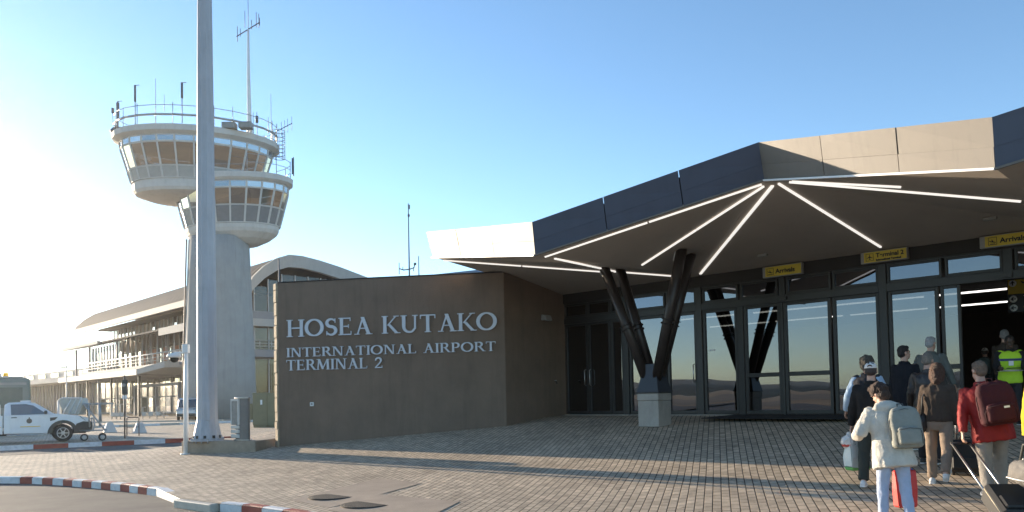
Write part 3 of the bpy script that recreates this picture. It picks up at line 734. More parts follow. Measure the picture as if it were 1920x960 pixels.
def band(par, r0, r1, N, mul, pane_m, pane_name, rail=.10, mullion=.16, skip=()):
    """one pane per facet between two rings, with a frame mesh"""
    cen = sum(r0, Vector())/N
    fr = MB()
    for k in range(N):
        a, b, c_, d = r0[k], r0[(k+1)%N], r1[(k+1)%N], r1[k]
        if (a+b).y/2 > cen.y + 2.2: 
            fr.quad(a, b, c_, d); continue
        fr.bar(a, d, mullion, .14, up=((a-cen).x,(a-cen).y,0)); 
        fr.bar(a, b, .08, rail); fr.bar(d, c_, .08, rail)
        p = MB(); p.quad(*[q.lerp((a+b+c_+d)/4, .03) for q in (a,b,c_,d)]); 
        o = part(p, pane_name, pane_m(k) if callable(pane_m) else pane_m, par)
    return part(fr, 'window_frame', mul, par)
UC = T(-32.7, 80.4); LC = T(-29.0, 79.9)
UA, UBx, UROT = 8.24, 5.2, R(17)
LA_, LBx, LROT = 6.45, 3.9, R(-9)
NU, NL = 26, 22
P_ = lambda prof: drum(UC.x, UC.y, UA, UBx, UROT, prof, NU)
Q_ = lambda prof: drum(LC.x, LC.y, LA_, LBx, LROT, prof, NL)
M_panel = mat('cab_sill_panel', (.40,.38,.35), .5, var=.08, scale=2)
M_panel2 = mat('cab_grey_panel', (.20,.20,.205), .35, var=.1, scale=2)
ub = MB(); ub.loft(P_([(.36,22.55),(.62,22.85),(.74,23.15),(.768,23.45),(.775,24.25)]), True, False); part(ub,'upper_cab_base',M_whiteR,tw)
band(tw, *P_([(.785,24.3),(.825,25.45)]), NU, M_whiteR, M_panel, 'sill_panel')
band(tw, *P_([(.825,25.5),(.905,27.72)]), NU, M_whiteR, G_tower, 'window_pane')
band(tw, *P_([(.91,27.80),(.915,28.42)]), NU, M_whiteR, G_tower, 'fanlight_pane')
rs = MB(); rs.loft(P_([(.88,28.46),(.93,28.48),(1.0,28.75),(1.005,29.28),(.99,29.36),(.94,29.36)]), True, False); part(rs,'upper_roof',M_whiteR,tw)
fl_ = MB(); fl_.loft(P_([(.75,24.4),(.75,24.6)]), True, False); part(fl_,'cab_floor',M_dark,tw)
cc = MB(); cc.loft(P_([(.86,28.38),(.86,28.44)]), True, False); part(cc,'cab_ceiling',mat('cab_ceiling',(.5,.47,.42),.8),tw)
for dx, dy in ((-3.0,-1.6),(.8,-1.4),(4.0,.4)):
    dk_ = MB(); dk_.box(UC.x+dx-1.2,UC.x+dx+1.2,UC.y+dy-.35,UC.y+dy+.35,24.6,25.55)
    for k in (-.8,-.1,.6): dk_.box(UC.x+dx+k-.22,UC.x+dx+k+.22,UC.y+dy-.05,UC.y+dy+.03,25.6,26.05)
    part(dk_,'control_desk',M_dark,tw)
ccx = MB(); ccx.lathe([(.9,24.6),(.9,28.4)], cx=UC.x, cy=UC.y, n=12); part(ccx,'cab_core',M_panel,tw)
# lower cab
lb = MB(); lb.loft(Q_([(.45,18.0),(.62,18.45),(.74,19.0),(.775,19.35),(.785,19.75)]), True, False); part(lb,'lower_cab_base',M_whiteR,tw)
band(tw, *Q_([(.79,19.82),(.865,21.5)]), NL, M_whiteR, M_panel2, 'lower_panel')
band(tw, *Q_([(.865,21.55),(.935,23.2)]), NL, M_whiteR, G_tower, 'window_pane')
band(tw, *Q_([(.94,23.25),(.945,23.9)]), NL, M_whiteR, G_tower, 'fanlight_pane')
lr = MB(); rr_ = Q_([(.92,23.95),(.97,23.98),(1.02,24.2),(1.025,24.72),(1.0,24.78)]); 

KEEP = [k for k in range(NL) if (rr_[0][k].x + TC.x)/(rr_[0][k].y + TC.y) > -.395]
KEEP = sorted(KEEP, key=lambda k: math.atan2(rr_[0][k].y-LC.y, rr_[0][k].x-LC.x))
cen_ = [Vector((LC.x, LC.y, r_[0].z)) for r_ in rr_]
lr.loft([[r_[k] for k in KEEP] for r_ in rr_], True, False); part(lr,'lower_roof',M_whiteR,tw)
lf = MB(); lf.loft(Q_([(.75,19.9),(.75,20.1)]), True, False); part(lf,'cab_floor',M_dark,tw)
lcx = MB(); lcx.lathe([(2.0,20),(2.0,23.9)], cx=LC.x, cy=LC.y, n=16, sy=.6); part(lcx,'cab_core',M_panel2,tw)
# railings
def railing(fn, N, sc, z, hs, posts, skip=lambda p: False, r=.05):
    f = MB()
    for hgt, rad in hs:
        rg = fn([(sc, z+hgt)])[0]
        for k in range(N):
            if not skip(k): f.tube([rg[k], rg[(k+1)%N]], rad, 6)
    rg0 = fn([(sc, z)])[0]; rg1 = fn([(sc, z+posts)])[0]
    for k in range(0, N, 2):
        if not skip(k): f.tube([rg0[k], rg1[k]], r*.8, 6)
    return part(f, 'railing', M_galv, tw)
railing(P_, NU, .97, 29.3, ((1.0,.11),(1.95,.035)), 2.2)
railing(Q_, NL, .98, 24.75, ((1.0,.03),(1.8,.03)), 1.9, lambda k: not (k < 3 or k > NL-5))
def upx(px, py, z=80.0):
    v = at_y(px, py, z); return v - TC
def mast(px, y0, y1, z, r0=.05, r1=.03, name='antenna', extra=None, m=M_galv):
    a, b = upx(px, y0, z), upx(px, y1, z); f = MB(); b.x = a.x; b.z = b.z
    f.tube([a, a.lerp(b,.5), b], [r0, (r0+r1)/2, r1], 6)
    if extra: extra(f, a, b)
    return part(f, name, m, tw)
def fat(k0, k1, r_): 
    def g_(f, a, b): f.tube([a.lerp(b,k0), a.lerp(b,k1)], r_, 8); f.bar(b, b+Vector((.45,0,.02)), .05)
    return g_
M_ant = mat('antenna_grey', (.12,.12,.13), .5)
mast(253.5, 236, 160, 77.6, .05, .05, extra=fat(.6,1.0,.11), m=M_ant)
mast(292, 232, 147, 76.2, .05, .02)
mast(341.5, 231, 155, 76.0, .05, .05, extra=fat(.62,1.0,.12), m=M_ant)
mast(308, 208, 178, 76.2, .03, .02); mast(221, 250, 190, 78.2, .10, .07, m=M_ant, extra=fat(.5,.95,.16)); mast(211.5, 235, 203, 78.5, .03, .03, extra=lambda f,a,b: f.tube([b,b-Vector((0,0,.5))],.14,8), m=M_ant)
mast(231, 250, 203, 78.0); mast(436.5, 236, 200, 77.2); mast(475, 252, 210, 79.8); mast(482, 262, 210, 80.2, extra=lambda f,a,b: f.tube([a.lerp(b,.62),a.lerp(b,.85)],.16,8), m=M_ant)
mast(509, 292, 176, 81.5, .05, .02); mast(503, 250, 220, 81.2)
f = MB(); a = upx(214, 243, 78.2); f.bar(a+Vector((.9,0,.25)), a+Vector((-.1,0,.2)), .06); f.lathe([(.1,a.z+.25),(.28,a.z+.05),(.42,a.z-.15),(.12,a.z-.6),(.05,a.z-.62)], cx=a.x, cy=a.y, n=12); part(f,'camera_dome',M_ant,tw)
f = MB(); 
for px, w_ in ((428,26),(459,25)):
    a = upx(px-w_/2, 241, 76.6); b = upx(px+w_/2, 235, 76.8); f.box(min(a.x,b.x), max(a.x,b.x), a.y, a.y+.9, 29.36, 29.36+.62)
part(f,'roof_unit',M_sgrey,tw,.03)
# tall mast on the roof
mt_ = MB(); a = upx(468, 249, 79.8); b = upx(465.5, 55, 79.8); mt_.tube([Vector((a.x,a.y,29.2)), Vector((a.x,a.y,31)), Vector((a.x-.05,a.y,36)), Vector((b.x,b.y,b.z))], [.36,.24,.17,.11], 12); mo = part(mt_,'mast',M_white,tw)
f = MB(); bb = b.copy()
f.tube([bb-Vector((.0,0,.2)), bb+Vector((0,0,5.2))], .03, 6); f.tube([bb+Vector((-.35,0,.2)), bb+Vector((-.35,0,2.0))], .03, 6)
f.tube([bb+Vector((-1.25,0,-.75)), bb, bb+Vector((1.25,0,.75))], .055, 6); 
for dx, z0, z1 in ((-1.15,-1.3,.35),(-.85,-.75,0.1),(.35,.0,1.0),(.85,.2,1.8),(1.12,.1,1.65),(1.2,.4,1.2)): f.tube([bb+Vector((dx,0,z0)), bb+Vector((dx,0,z1))], .035, 6)
part(f,'aerial_array',M_ant,mo)
# caged ladder and yagi at the right end
f = MB(); cxp = upx(523, 270, 82.2)
for k in range(8): 
    zz_ = cxp.z - 1.6 + .42*k; f.lathe([(.62,zz_),(.66,zz_),(.66,zz_+.06),(.62,zz_+.06)], cx=cxp.x, cy=cxp.y, n=14, caps=False, sm=False)
for k in range(5):
    t_ = k*2*math.pi/5; f.tube([(cxp.x+.64*math.cos(t_),cxp.y+.64*math.sin(t_),cxp.z-1.6),(cxp.x+.64*math.cos(t_),cxp.y+.64*math.sin(t_),cxp.z+1.5)],.03,6)
part(f,'ladder_cage',M_galv,tw)
f = MB(); a = upx(519, 246, 82); b = upx(548, 231, 82.5); f.tube([a,b],.045,6)
for k in (.3,.5,.7,.97): c_ = a.lerp(b,k); f.tube([c_-Vector((0,0,.75)),c_+Vector((0,0,.75))],.025,6)
f.tube([a-Vector((0,0,2)),a+Vector((0,0,.8))],.04,6); part(f,'yagi_aerial',M_ant,tw)
a = upx(550.5, 330, 80.5); f = MB(); f.tube([a, a+Vector((0,0,2.0))],.06,6); f.bar(a+Vector((-.12,0,.2)), a+Vector((-.12,0,1.9)),.12,.06); part(f,'panel_aerial',M_ant,tw)

# ================================================================ floodlight mast, thin pole, totem, cabinet
mp_ = at_y(389, 826, 21.6)
PLZ = mp_.z
fm = thing('floodlight_mast', 'tall white tapered mast with a flared bolted foot, rising past the top of the photo', 'mast', (mp_.x, mp_.y, PLZ-.06))
fm.scale = (.657,.657,.657)
M_mast = mat('mast_paint',(.44,.44,.46),.5,var=.06,scale=2,stain=.2,stscale=(3,3,.3))
NS = 10
ms = MB(); ms.lathe([(.60,.14),(.585,.24),(.43,1.0),(.415,2.0),(.39,8),(.335,16),(.27,23),(.20,30)], n=NS, sm=False, rot=.2); part(ms,'shaft',M_mast,fm,.006)
fp = MB(); fp.lathe([(.68,.08),(.68,.14)], n=NS*2, sm=False); part(fp,'base_plate',M_mast,fm,.006)
for k in range(16):
    t_ = k*math.pi/8; x, y = .64*math.cos(t_), .64*math.sin(t_); f = MB(); f.lathe([(.028,0),(.028,.2)], cx=x, cy=y, n=8); f.lathe([(.05,.141),(.05,.185)], cx=x, cy=y, n=6, sm=False); part(f,'anchor_bolt',M_galv,fm)
f = MB()
for k in range(10):
    t_ = .2+ (k+.5)*2*math.pi/10; x, y = .575*math.cos(t_), .575*math.sin(t_); f.bar((x,y,.20),(x*.985,y*.985,.32),.11,.03,up=(x,y,0))
part(f,'foot_slot',M_dark,fm)
dr = MB(); dr.box(-.02,.28,-.425,-.385,.95,1.75); part(dr,'hatch',M_mast,fm,.01)
hd_ = MB(); hd_.lathe([(.2,29.6),(1.5,29.8),(1.5,30.1),(.2,30.3)], n=16); part(hd_,'lamp_ring',M_galv,fm)
pl_ = MB(); a_ = at_y(342, 832, 21.6); b_ = at_y(480, 832, 20.9)
pt_ = [(a_.x,a_.y-.05),(b_.x,b_.y-.05),(b_.x+.2,b_.y+1.5),(a_.x-.1,a_.y+1.6)]
pl_.prism(pt_, -.1, PLZ); tag(part(pl_,'paved_island',mat('island_edge',(.34,.27,.20),.8,var=.15,scale=4,bump=.4,bscale=40,stain=.2),None,.02), kind='structure')

q = on_ground(349, 846.5); q = on_ground(349, 848)*.975; q.z = ground_h(q.x, q.y); cp_ = thing('camera_pole', 'thin white pole with a dome camera, in front of the tall mast', 'camera pole', (q.x,q.y,q.z-.01))
top_ = at_y(352, 648, q.y).z - q.z
f = MB(); f.tube([(0,0,.02),(0,0,1.5),(.02,0,top_)], [.075,.065,.05], 12); f.lathe([(.15,.0),(.15,.03)], n=16); part(f,'pole',M_white,cp_)
az_ = at_y(333, 668, q.y).z - q.z
f = MB(); f.bar((0,0,az_+.10),(-.28,-.05,az_+.12),.05); f.box(-.07,.09,-.08,.08,az_+.1,az_+.34); part(f,'bracket',M_white,cp_,.008)
f = MB(); f.lathe([(.02,az_+.11),(.17,az_+.07),(.20,az_-.0),(.16,az_-.03)], cx=-.30, cy=-.05, n=18); hdm = part(f,'camera_hood',M_white,cp_)
f = MB(); f.ball((-.30,-.05,az_-.05),.12,.12,.12); part(f,'camera_dome',M_sblack,cp_)

q = at_y(455, 827, 21.3); tt = thing('information_totem', 'rounded metal information pillar with a glazed front, between the mast and the sign wall', 'totem', (q.x,q.y,PLZ), R(-40))
tt.scale = (.84,.84,.72)
hT = (at_y(455, 744.5, q.y).z-PLZ)/.72
M_tot = mat('totem_white',(.68,.64,.58),.4,var=.06,scale=4,stain=.1)
M_alu = mat('brushed_aluminium',(.50,.48,.46),.28,metal=.9,var=.1,scale=3,stain=.15)
f = MB(); pl = [(-.36*math.cos(t)*1.0, .17*math.sin(t)) for t in [2*math.pi*k/40 for k in range(40)]]
pl = [(max(-.36,min(.36,x)), y) for x,y in pl]; f.prism(pl, .05, hT-.06); part(f,'body',mat('totem_back',(.20,.18,.16),.5),tt,.01)
f = MB(); f.prism([(x*1.05,y*1.15) for x,y in pl], hT-.06, hT); part(f,'cap',M_alu,tt,.015)
f = MB(); f.prism([(x*1.15,y*1.3) for x,y in pl], 0, .05); part(f,'base',M_alu,tt,.01)
for z0,z1 in ((.10,.24),(.28,.42),(.45,.58)): part((lambda m_: m_)(MB().box(-.375,.10,-.215,-.10,z0,z1)),'lower_panel',M_tot,tt,.02)
f = MB(); 
for x in (-.37,.06): f.box(x,x+.05,-.22,-.15,.60,hT-.07)
f.box(-.32,.06,-.22,-.15,hT-.15,hT-.07); part(f,'frame',M_tot,tt,.012)
part(MB().box(-.32,.06,-.205,-.16,.60,hT-.15),'display_glass',mat('totem_screen',(.34,.32,.28),.08,var=.3,scale=4,coat=.6),tt)


q = at_z(500, 787, 0); q = at_y(500, 787, 48); cb = thing('electrical_cabinet', 'olive metal electrical cabinet beside the tower foot, left of the sign wall', 'cabinet', (q.x-.1,q.y,0), R(5))
M_olive = mat('olive_paint',(.23,.21,.12),.55,var=.1,scale=3)
hC = at_y(500, 736, 48).z
f = MB(); f.box(-.75,.15,0,.8,.15,hC); f.box(-.72,.12,.05,.75,0,.15); part(f,'left_locker',M_olive,cb,.015)
f = MB(); f.box(.16,1.4,-.06,.85,.1,hC-.02); f.box(.2,1.3,.0,.8,0,.1); part(f,'right_locker',M_olive,cb,.015)
part(MB().box(-.28,-.16,-.012,.0,hC-.75,hC-.45),'label_plate',M_swhite,cb)
part(MB().box(-1.25,-.8,.2,.6,.5,1.5),'meter_box',M_olive,cb,.015)

# ================================================================ the old terminal behind the tower
OA = R(46)
OO = at_y(340, 740, 106.0); OO.z = 0
ot = thing('old_terminal', 'long white terminal building with a dark vaulted roof, behind the control tower', 'airport terminal', OO, -OA)
XL, XR = -53.0, 20.8
M_owhite = mat('old_white_render',(.40,.39,.37),.8,var=.06,scale=.6,stain=.15)
M_ofr = mat('old_white_frame',(.45,.44,.43),.6,var=.05)
M_oroof = mat('ribbed_roof',(.040,.043,.050),.9,var=.12,scale=.6,stain=.2)
M_obrown = mat('brown_cladding',(.16,.115,.085),.7,var=.15,scale=1)
M_oslab = mat('slab_grey',(.24,.24,.25),.7,var=.08,scale=1)
prof = [(0,15.6),(.6,16.6),(2.0,18.0),(3.6,19.1),(5.2,19.7),(7,19.75),(9.5,19.45),(12.5,18.9),(16.8,17.9),(22,16.2),(27,14.2)]
rf = MB(); rf.loft([[(XL,y,z) for y,z in prof]+[(XL,y,z-.7) for y,z in prof[::-1]], [(XR-.3,y,z) for y,z in prof]+[(XR-.3,y,z-.7) for y,z in prof[::-1]]], True, False); part(rf,'roof',M_oroof,ot)
rb_ = MB()
for k in range(int((XR-XL)/1.6)):
    x = XL+.8+k*1.6; rb_.tube([(x,y,z+.02) for y,z in prof[:6]], .022, 4)
part(rb_,'roof_ribs',M_oroof,ot)
ga = MB(); ga.loft([[(XR-.3,y,z+.08) for y,z in prof]+[(XR-.3,y,z-1.45) for y,z in prof[::-1]], [(XR+.3,y,z+.08) for y,z in prof]+[(XR+.3,y,z-1.45) for y,z in prof[::-1]]], True, False); part(ga,'gable_arch',M_owhite,ot)
part(MB().box(XL-.1,XR+.2,-.35,.05,14.9,15.75),'eave_fascia',M_oslab,ot)
part(MB().box(XL+17,XR-9,3.2,3.5,7.3,15.0),'wall',M_obrown,ot)
part(MB().box(XL+26.0,XR-12.0,3.6,20,7.3,14.6),'core',M_obrown,ot)
part(MB().box(XL+10,XR-.7,3.2,24,6.6,7.25),'upper_floor',M_oslab,ot)
for x in range(8): part(MB().box(XL+14+7.5*x,XL+14.6+7.5*x,10,10.6,0,6.6),'hall_column',M_oslab,ot)
part(MB().box(XL+20,XL+27,12,12.4,0,4.0),'hall_screen',M_obrown,ot)
part(MB().box(XL+33,XL+46,9,9.4,0,2.6),'hall_counter',M_obrown,ot)
# gable end: glazed bays, slabs
GX = XR-.6
for z0, z1, nm, m in ((11.6,12.5,'end_slab',M_oslab),(7.0,7.9,'end_slab',M_oslab),(10.7,11.58,'end_band',M_owhite)):
    part(MB().box(GX-.3 if nm=='end_slab' else GX+.2, GX+1.2 if nm=='end_slab' else GX+1.3, -.4, 24, z0, z1), nm, m, ot)
def opane(par, x0, x1, z0, z1, y=3.16, m=None, side=False):
    p = MB()
    if side: p.quad((GX+.05,x0,z0),(GX+.05,x1,z0),(GX+.05,x1,z1),(GX+.05,x0,z1))
    else: p.quad((x0,y,z0),(x1,y,z0),(x1,y,z1),(x0,y,z1))
    return part(p,'window_pane',m or G_old,par)
G_end = glass('end_glass',(.5,.48,.45),(.55,.5,.45),.12)
fr = MB(); 
for z0, z1 in ((12.6,17.3),(7.95,10.7),(.4,6.9)):
    y = 1.0; k = 0
    while y < 20:
        zt = z1 if z1 < 17 else 15.2 + min(2.2, y*.5)
        if k < 8: opane(ot, y+.06, y+1.74, z0+.06, zt-.06, m=G_end, side=True)
        fr.bar((GX+.1,y,z0),(GX+.1,y,zt),.16,.12); y += 1.8; k += 1
part(fr,'end_frame',M_ofr,ot)
part(MB().box(GX-.6,GX+.0,.4,22,.0,14.5),'end_wall',M_obrown,ot)
f = MB()
for k in range(12): f.tube([(GX+1.1,-.3+1.5*k,7.9),(GX+1.1,-.3+1.5*k,9.0)],.04,6)
for z in (8.3,8.65,9.0): f.tube([(GX+1.1,-.3,z),(GX+1.1,17,z)],.04,6)
part(f,'end_railing',M_galv,ot)
# long front: clerestory, sloped lower roof, balcony, canopy, ground floor glazing
part(MB().box(XL+12,XR-.7,1.0,3.2,14.8,15.1),'soffit',M_obrown,ot)
fr = MB(); cnt = 0
x = XL+14
while x < XR-2:
    part(MB().bar((x,3.05,12.6),(x,3.05,15.0),.12,.14),'clerestory_mullion',M_ofr,ot)
    if x > XR-20 or x < XL+24 or cnt % 5 == 0: opane(ot, x+.08, x+1.75, 13.2, 14.9, 3.12)
    x += 1.85; cnt += 1
lr_ = MB(); lr_.extrude([(XL+20,-2.0,12.0),(XL+20,3.0,13.4),(XL+20,3.0,13.05),(XL+20,-2.0,11.65)], (XR-18-XL-20,0,0)); part(lr_,'lower_roof',M_oroof,ot)
part(MB().box(XL+3,XL+24,-2.5,-2.05,11.7,12.2),'lower_roof_fascia',M_owhite,ot)
part(MB().box(XL+24,XR-18,-2.3,-2.05,11.75,12.0),'lower_roof_edge',M_oroof,ot)
sg = MB(); sg.box(XR-22,XR-12,-2.6,-2.35,11.0,12.0); part(sg,'name_band',M_owhite,ot)
lw = MB(); lw.extrude([(XL+3,-2.04,11.9),(XL+3,2.4,12.8),(XL+3,2.4,12.6),(XL+3,-2.04,11.7)], (17,0,0)); part(lw,'lower_roof_wing',M_owhite,ot)
part(MB().box(XL+12,XR-.5,-2.1,3.1,6.75,7.3),'balcony_slab',M_oslab,ot)
fr = MB(); cnt = 0; x = XL+14
M_curt = mat('orange_blind',(.42,.17,.09),.8,var=.25,scale=3)
while x < XR-2:
    fr.bar((x,3.0,7.3),(x,3.0,13.0),.14,.16)
    mm_ = None
    if XR-46 < x < XR-31 and cnt % 2 == 0: mm_ = M_curt
    opane(ot, x+.1, x+2.2, 7.5, 10.4, 3.1, mm_)
    if cnt % 3: opane(ot, x+.1, x+2.2, 10.6, 12.8, 3.1)
    x += 2.35; cnt += 1
part(fr,'upper_mullions',M_ofr,ot)
dg = MB(); x = XL+16
while x < XR-3: dg.bar((x,-1.0,12.0),(x+2.6,-1.9,7.6),.09); x += 3.1
part(dg,'stay_rods',M_ofr,ot)
f = MB()
for z, r_ in ((8.75,.10),(8.2,.04),(7.75,.04)): f.tube([(XL+14,-2.0,z),(XR-1,-2.0,z)], r_, 6)
x = XL+14
while x < XR: f.tube([(x,-2.0,7.3),(x,-2.0,8.75)],.05,6); x += 2.0
part(f,'balcony_railing',M_ofr,ot)
lv = MB(); x = XL+18
while x < XL+31: lv.box(x,x+.5,-1.6,-1.4,7.4,11.3); x += 1.5
part(lv,'louvre_screen',M_ofr,ot)
for x in (XL+9, XL+17, XL+31.5): part(MB().box(x,x+.3,-1.9,-1.6,0,11.6),'column',M_oslab,ot)
part(MB().box(XL+11.5,XL+51,-5.2,2.6,5.6,6.45),'canopy_slab',mat('canopy_slab',(.17,.17,.185),.6,var=.06),ot,.05)
cs = MB(); cs.extrude([(XL+51.1,-5.2,5.7),(XL+51.1,-5.2,6.4),(XL+58,-4.0,7.2),(XL+58,-4.0,6.4)], (0,5,0)); part(cs,'canopy_ramp',M_owhite,ot)
for k in range(7): part(MB().box(XL+13+6*k,XL+13.3+6*k,-4.4,-4.1,0,5.6),'canopy_column',M_oslab if k%2 else M_frame,ot)
fr = MB(); x = XL+4; cnt = 0
while x < XR-2:
    fr.bar((x,2.9,.2),(x,2.9,6.5),.13,.07)
    opane(ot, x+.1, x+2.6, 2.9, 6.3, 2.95); 
    if cnt % 4 != 1: opane(ot, x+.1, x+2.6, .35, 2.7, 2.95)
    x += 2.7; cnt += 1
for z in (.25,2.8,6.4): fr.bar((XL+4,2.92,z),(XR-1,2.92,z),.07,.12)
part(fr,'ground_floor_frame',M_ofr,ot)
pt = MB(); pt.box(XL+36,XL+54,-.8,-.3,4.2,4.6); 
for x in (XL+36,XL+45,XL+53.6): pt.box(x,x+.4,-.75,-.35,0,4.2)
part(pt,'entrance_portal',M_oslab,ot)

# low annex at the far left
q = at_y(128, 780, 142.0); an = thing('low_annex', 'low pale annex with a deep white fascia, left of the old terminal', 'building', (q.x,q.y,0), R(-43))
part(MB().box(-60,3,4,16,0,6.2),'wall',mat('annex_wall',(.19,.18,.15),.8,var=.1),an)
part(MB().box(-62,4,0,17,6.2,7.2),'fascia',M_owhite,an)
part(MB().box(-55,-4,7,14,7.2,9.3),'upper_roof',M_owhite,an)
f = MB()
for k in range(34): f.box(-60+1.85*k,-59.75+1.85*k,3.7,3.95,0,6.1)
part(f,'louvres',M_oslab,an)
for k in range(6): part(MB().box(-52+9*k,-47+9*k,6.9,6.99,7.6,8.9),'roof_light',G_old,an)
# pole lamps near the old terminal
q = at_y(125, 785, 118.0); lp = thing('yard_lamp', 'slender white lamp post standing before the low annex', 'lamp post', (q.x,q.y,0))
f = MB(); f.tube([(0,0,0),(0,0,8.2)],[.12,.07],8); part(f,'post',M_white,lp); f = MB(); f.box(-.9,-.1,-.15,.15,7.5,7.75); f.box(.1,.6,-.15,.15,8.0,8.2); part(f,'lamp_head',M_white,lp)

# antenna masts seen above the sign wall
def far_mast(px, ytop, z, label, arms):
    a = at_y(px, 700, z); b = at_y(px, ytop, z)
    t = thing('radio_mast', label, 'radio mast', (a.x,a.y,0), group='radio masts behind the sign wall')
    f = MB(); f.tube([(0,0,0),(0,0,b.z*.72),(0,0,b.z)],[.09,.06,.03],8); part(f,'pole',M_ant,t)
    if arms:
        zc = at_y(px, 505, z).z; s_ = z/1440; f = MB()
        f.tube([(-19*s_,0,zc+2*s_),(-11*s_,0,zc-1*s_),(0,0,zc),(9*s_,0,zc+3*s_),(10*s_,0,zc+9*s_)],.05,6)
        for dx, z0, z1 in ((-19,-9,13),(-12,-1,5),(8,-4,4)): f.tube([(dx*s_,0,zc+z0*s_),(dx*s_,0,zc+z1*s_)],.03,6)
        f.ball((11*s_,0,zc+10*s_),.12,.12,.12,8,6); part(f,'aerial_arm',M_ant,t)
        f = MB(); f.tube([(2*s_,.0,at_y(px,392,z).z),(2*s_,.0,at_y(px,384,z).z)],.05,6); f.ball((.5*s_,0,at_y(px,404,z).z),.1,.1,.14,8,6); part(f,'beacon',M_ant,t)
    return t
far_mast(770.5, 381, 62, 'thin tall radio mast with a cross arm, standing behind the sign wall', True)
far_mast(788.5, 480, 62, 'thin short aerial rod right of the tall radio mast', False)
far_mast(525, 484, 40, 'short white post showing above the left end of the sign wall', False)
hp_ = thing('hipped_roof_hut', 'grey pointed roof just showing above the sign wall under the canopy', 'building', at_y(884, 700, 60)*1 - Vector((0,0,at_y(884,700,60).z)))
zt = at_y(884, 506, 60).z; zb = at_y(884, 517, 60).z
f = MB(); f.add([(-3.2,-2.5,zb-.3),(3.2,-2.5,zb-.3),(3.2,2.5,zb-.3),(-3.2,2.5,zb-.3),(.6,0,zt)],[(3,2,1,0),(0,1,4),(1,2,4),(2,3,4),(3,0,4)]); part(f,'roof',M_oslab,hp_)
part(MB().box(-3,3,-2.3,2.3,0,zb-.31),'wall',M_owhite,hp_)
# ================================================================ vehicles and yard equipment on the left
M_car = mat('white_car_paint',(.70,.71,.72),.3,var=.04,scale=1.5,coat=.5,stain=.08)
M_trim = mat('dark_trim',(.06,.062,.055),.65,var=.15,scale=6)
M_tyre = mat('tyre_rubber',(.03,.03,.028),.8,var=.2,scale=20)
M_alloy = mat('alloy_wheel',(.5,.5,.5),.35,metal=.8)
M_hl = mat('headlight_glass',(.30,.31,.32),.08,coat=1)
M_amber = mat('amber_lens',(.85,.45,.03),.25,emit=.15)
def wheel(par, x, y, r, wdt, side):
    t = MB(); yo = y + side*wdt/2; yi = y - side*wdt/2
    rg = []
    for rr, yy in ((r*.62,yi),(r*.96,yi),(r,yi+side*.03),(r,yo-side*.03),(r*.95,yo),(r*.66,yo),(r*.62,yo-side*.03)):
        rg.append([(x+rr*math.cos(2*math.pi*k/32), yy, r+rr*math.sin(2*math.pi*k/32)) for k in range(32)])
    t.loft(rg); w_ = part(t,'wheel',M_tyre,par)
    q = MB(); rg = [[(x+rr*math.cos(2*math.pi*k/32), yy, r+rr*math.sin(2*math.pi*k/32)) for k in range(32)] for rr, yy in ((r*.60,yo-side*.02),(r*.64,yo),(r*.56,yo+side*.002),(r*.54,yo-side*.05))]
    q.loft(rg, False)
    for k in range(6):
        a = 2*math.pi*k/6; q.bar((x+.05*math.cos(a),yo-side*.015,r+.05*math.sin(a)),(x+r*.58*math.cos(a),yo-side*.012,r+r*.58*math.sin(a)),.035,.09,up=(math.cos(a),0,math.sin(a)))
    q.loft([[(x+rr*math.cos(2*math.pi*k/16), yo+side*dy, r+rr*math.sin(2*math.pi*k/16)) for k in range(16)] for rr,dy in ((.08,-.04),(.08,.0),(.03,.005))])
    part(q,'rim',M_alloy,w_)
    return w_
def side_profile(par, name, pts, hw0, hw1, m, bevel=.05, z0=0, z1=1):
    """solid from an x-z outline, half width tapering from hw0 at z0 to hw1 at z1"""
    hw = lambda z: hw0 + (hw1-hw0)*max(0,min(1,(z-z0)/(z1-z0)))
    n = len(pts); f = MB()
    f.add([(x,-hw(z),z) for x,z in pts]+[(x,hw(z),z) for x,z in pts], [tuple(range(n)), tuple(range(n,2*n))[::-1]]+[(i,i+n,(i+1)%n+n,(i+1)%n) for i in range(n)])
    return part(f,name,m,par,bevel,seg=2)
fw = at_z(118, 828, 0); HA = R(90-57)
pk_ = thing('pickup_truck', 'white single cab pickup truck with a round dark badge and yellow stripe on its door', 'pickup truck', (fw.x, fw.y, 0), HA)
off = Vector((0,.82,0))
def arch(cx, r, z): return [(cx+r*math.cos(R(a)), z+r*math.sin(R(a))) for a in range(0,181,15)]
YO = .80                                                 # near side flank sits on y = YO-.92
class PK: pass
fr_pts = [(.52,.42)]+[(1.0,.42),(1.08,.60),(1.06,.88),(.98,1.02),(.72,1.12),(.2,1.20),(-.40,1.26),(-.6,1.25),(-2.20,1.22),(-2.20,.42)]+arch(0,.47,.40)[::-1]
def shift(o):                                           # move a part's mesh to the body centre line
    for v in o.data.vertices: v.co.y += YO
    return o
shift(side_profile(pk_,'body',fr_pts,.90,.86,M_car,.045,.4,1.3))
shift(side_profile(pk_,'cab',[(-2.20,1.20),(-2.17,1.68),(-2.02,1.77),(-1.35,1.80),(-1.05,1.74),(-.32,1.24)],.84,.66,M_car,.04,1.2,1.8))
rear = [(-4.45,.55),(-4.45,1.20),(-2.24,1.20),(-2.24,.42),(-2.72,.42)]+arch(-3.22,.47,.40)[1:-1]+[(-3.72,.48)]
rear = [(-4.45,.55),(-4.45,1.20),(-2.24,1.20),(-2.24,.42),(-2.75,.42)]+arch(-3.22,.47,.40)+[(-3.70,.50)]
shift(side_profile(pk_,'load_bed',rear,.90,.88,M_car,.04,.4,1.2))
bar_ = MB(); 
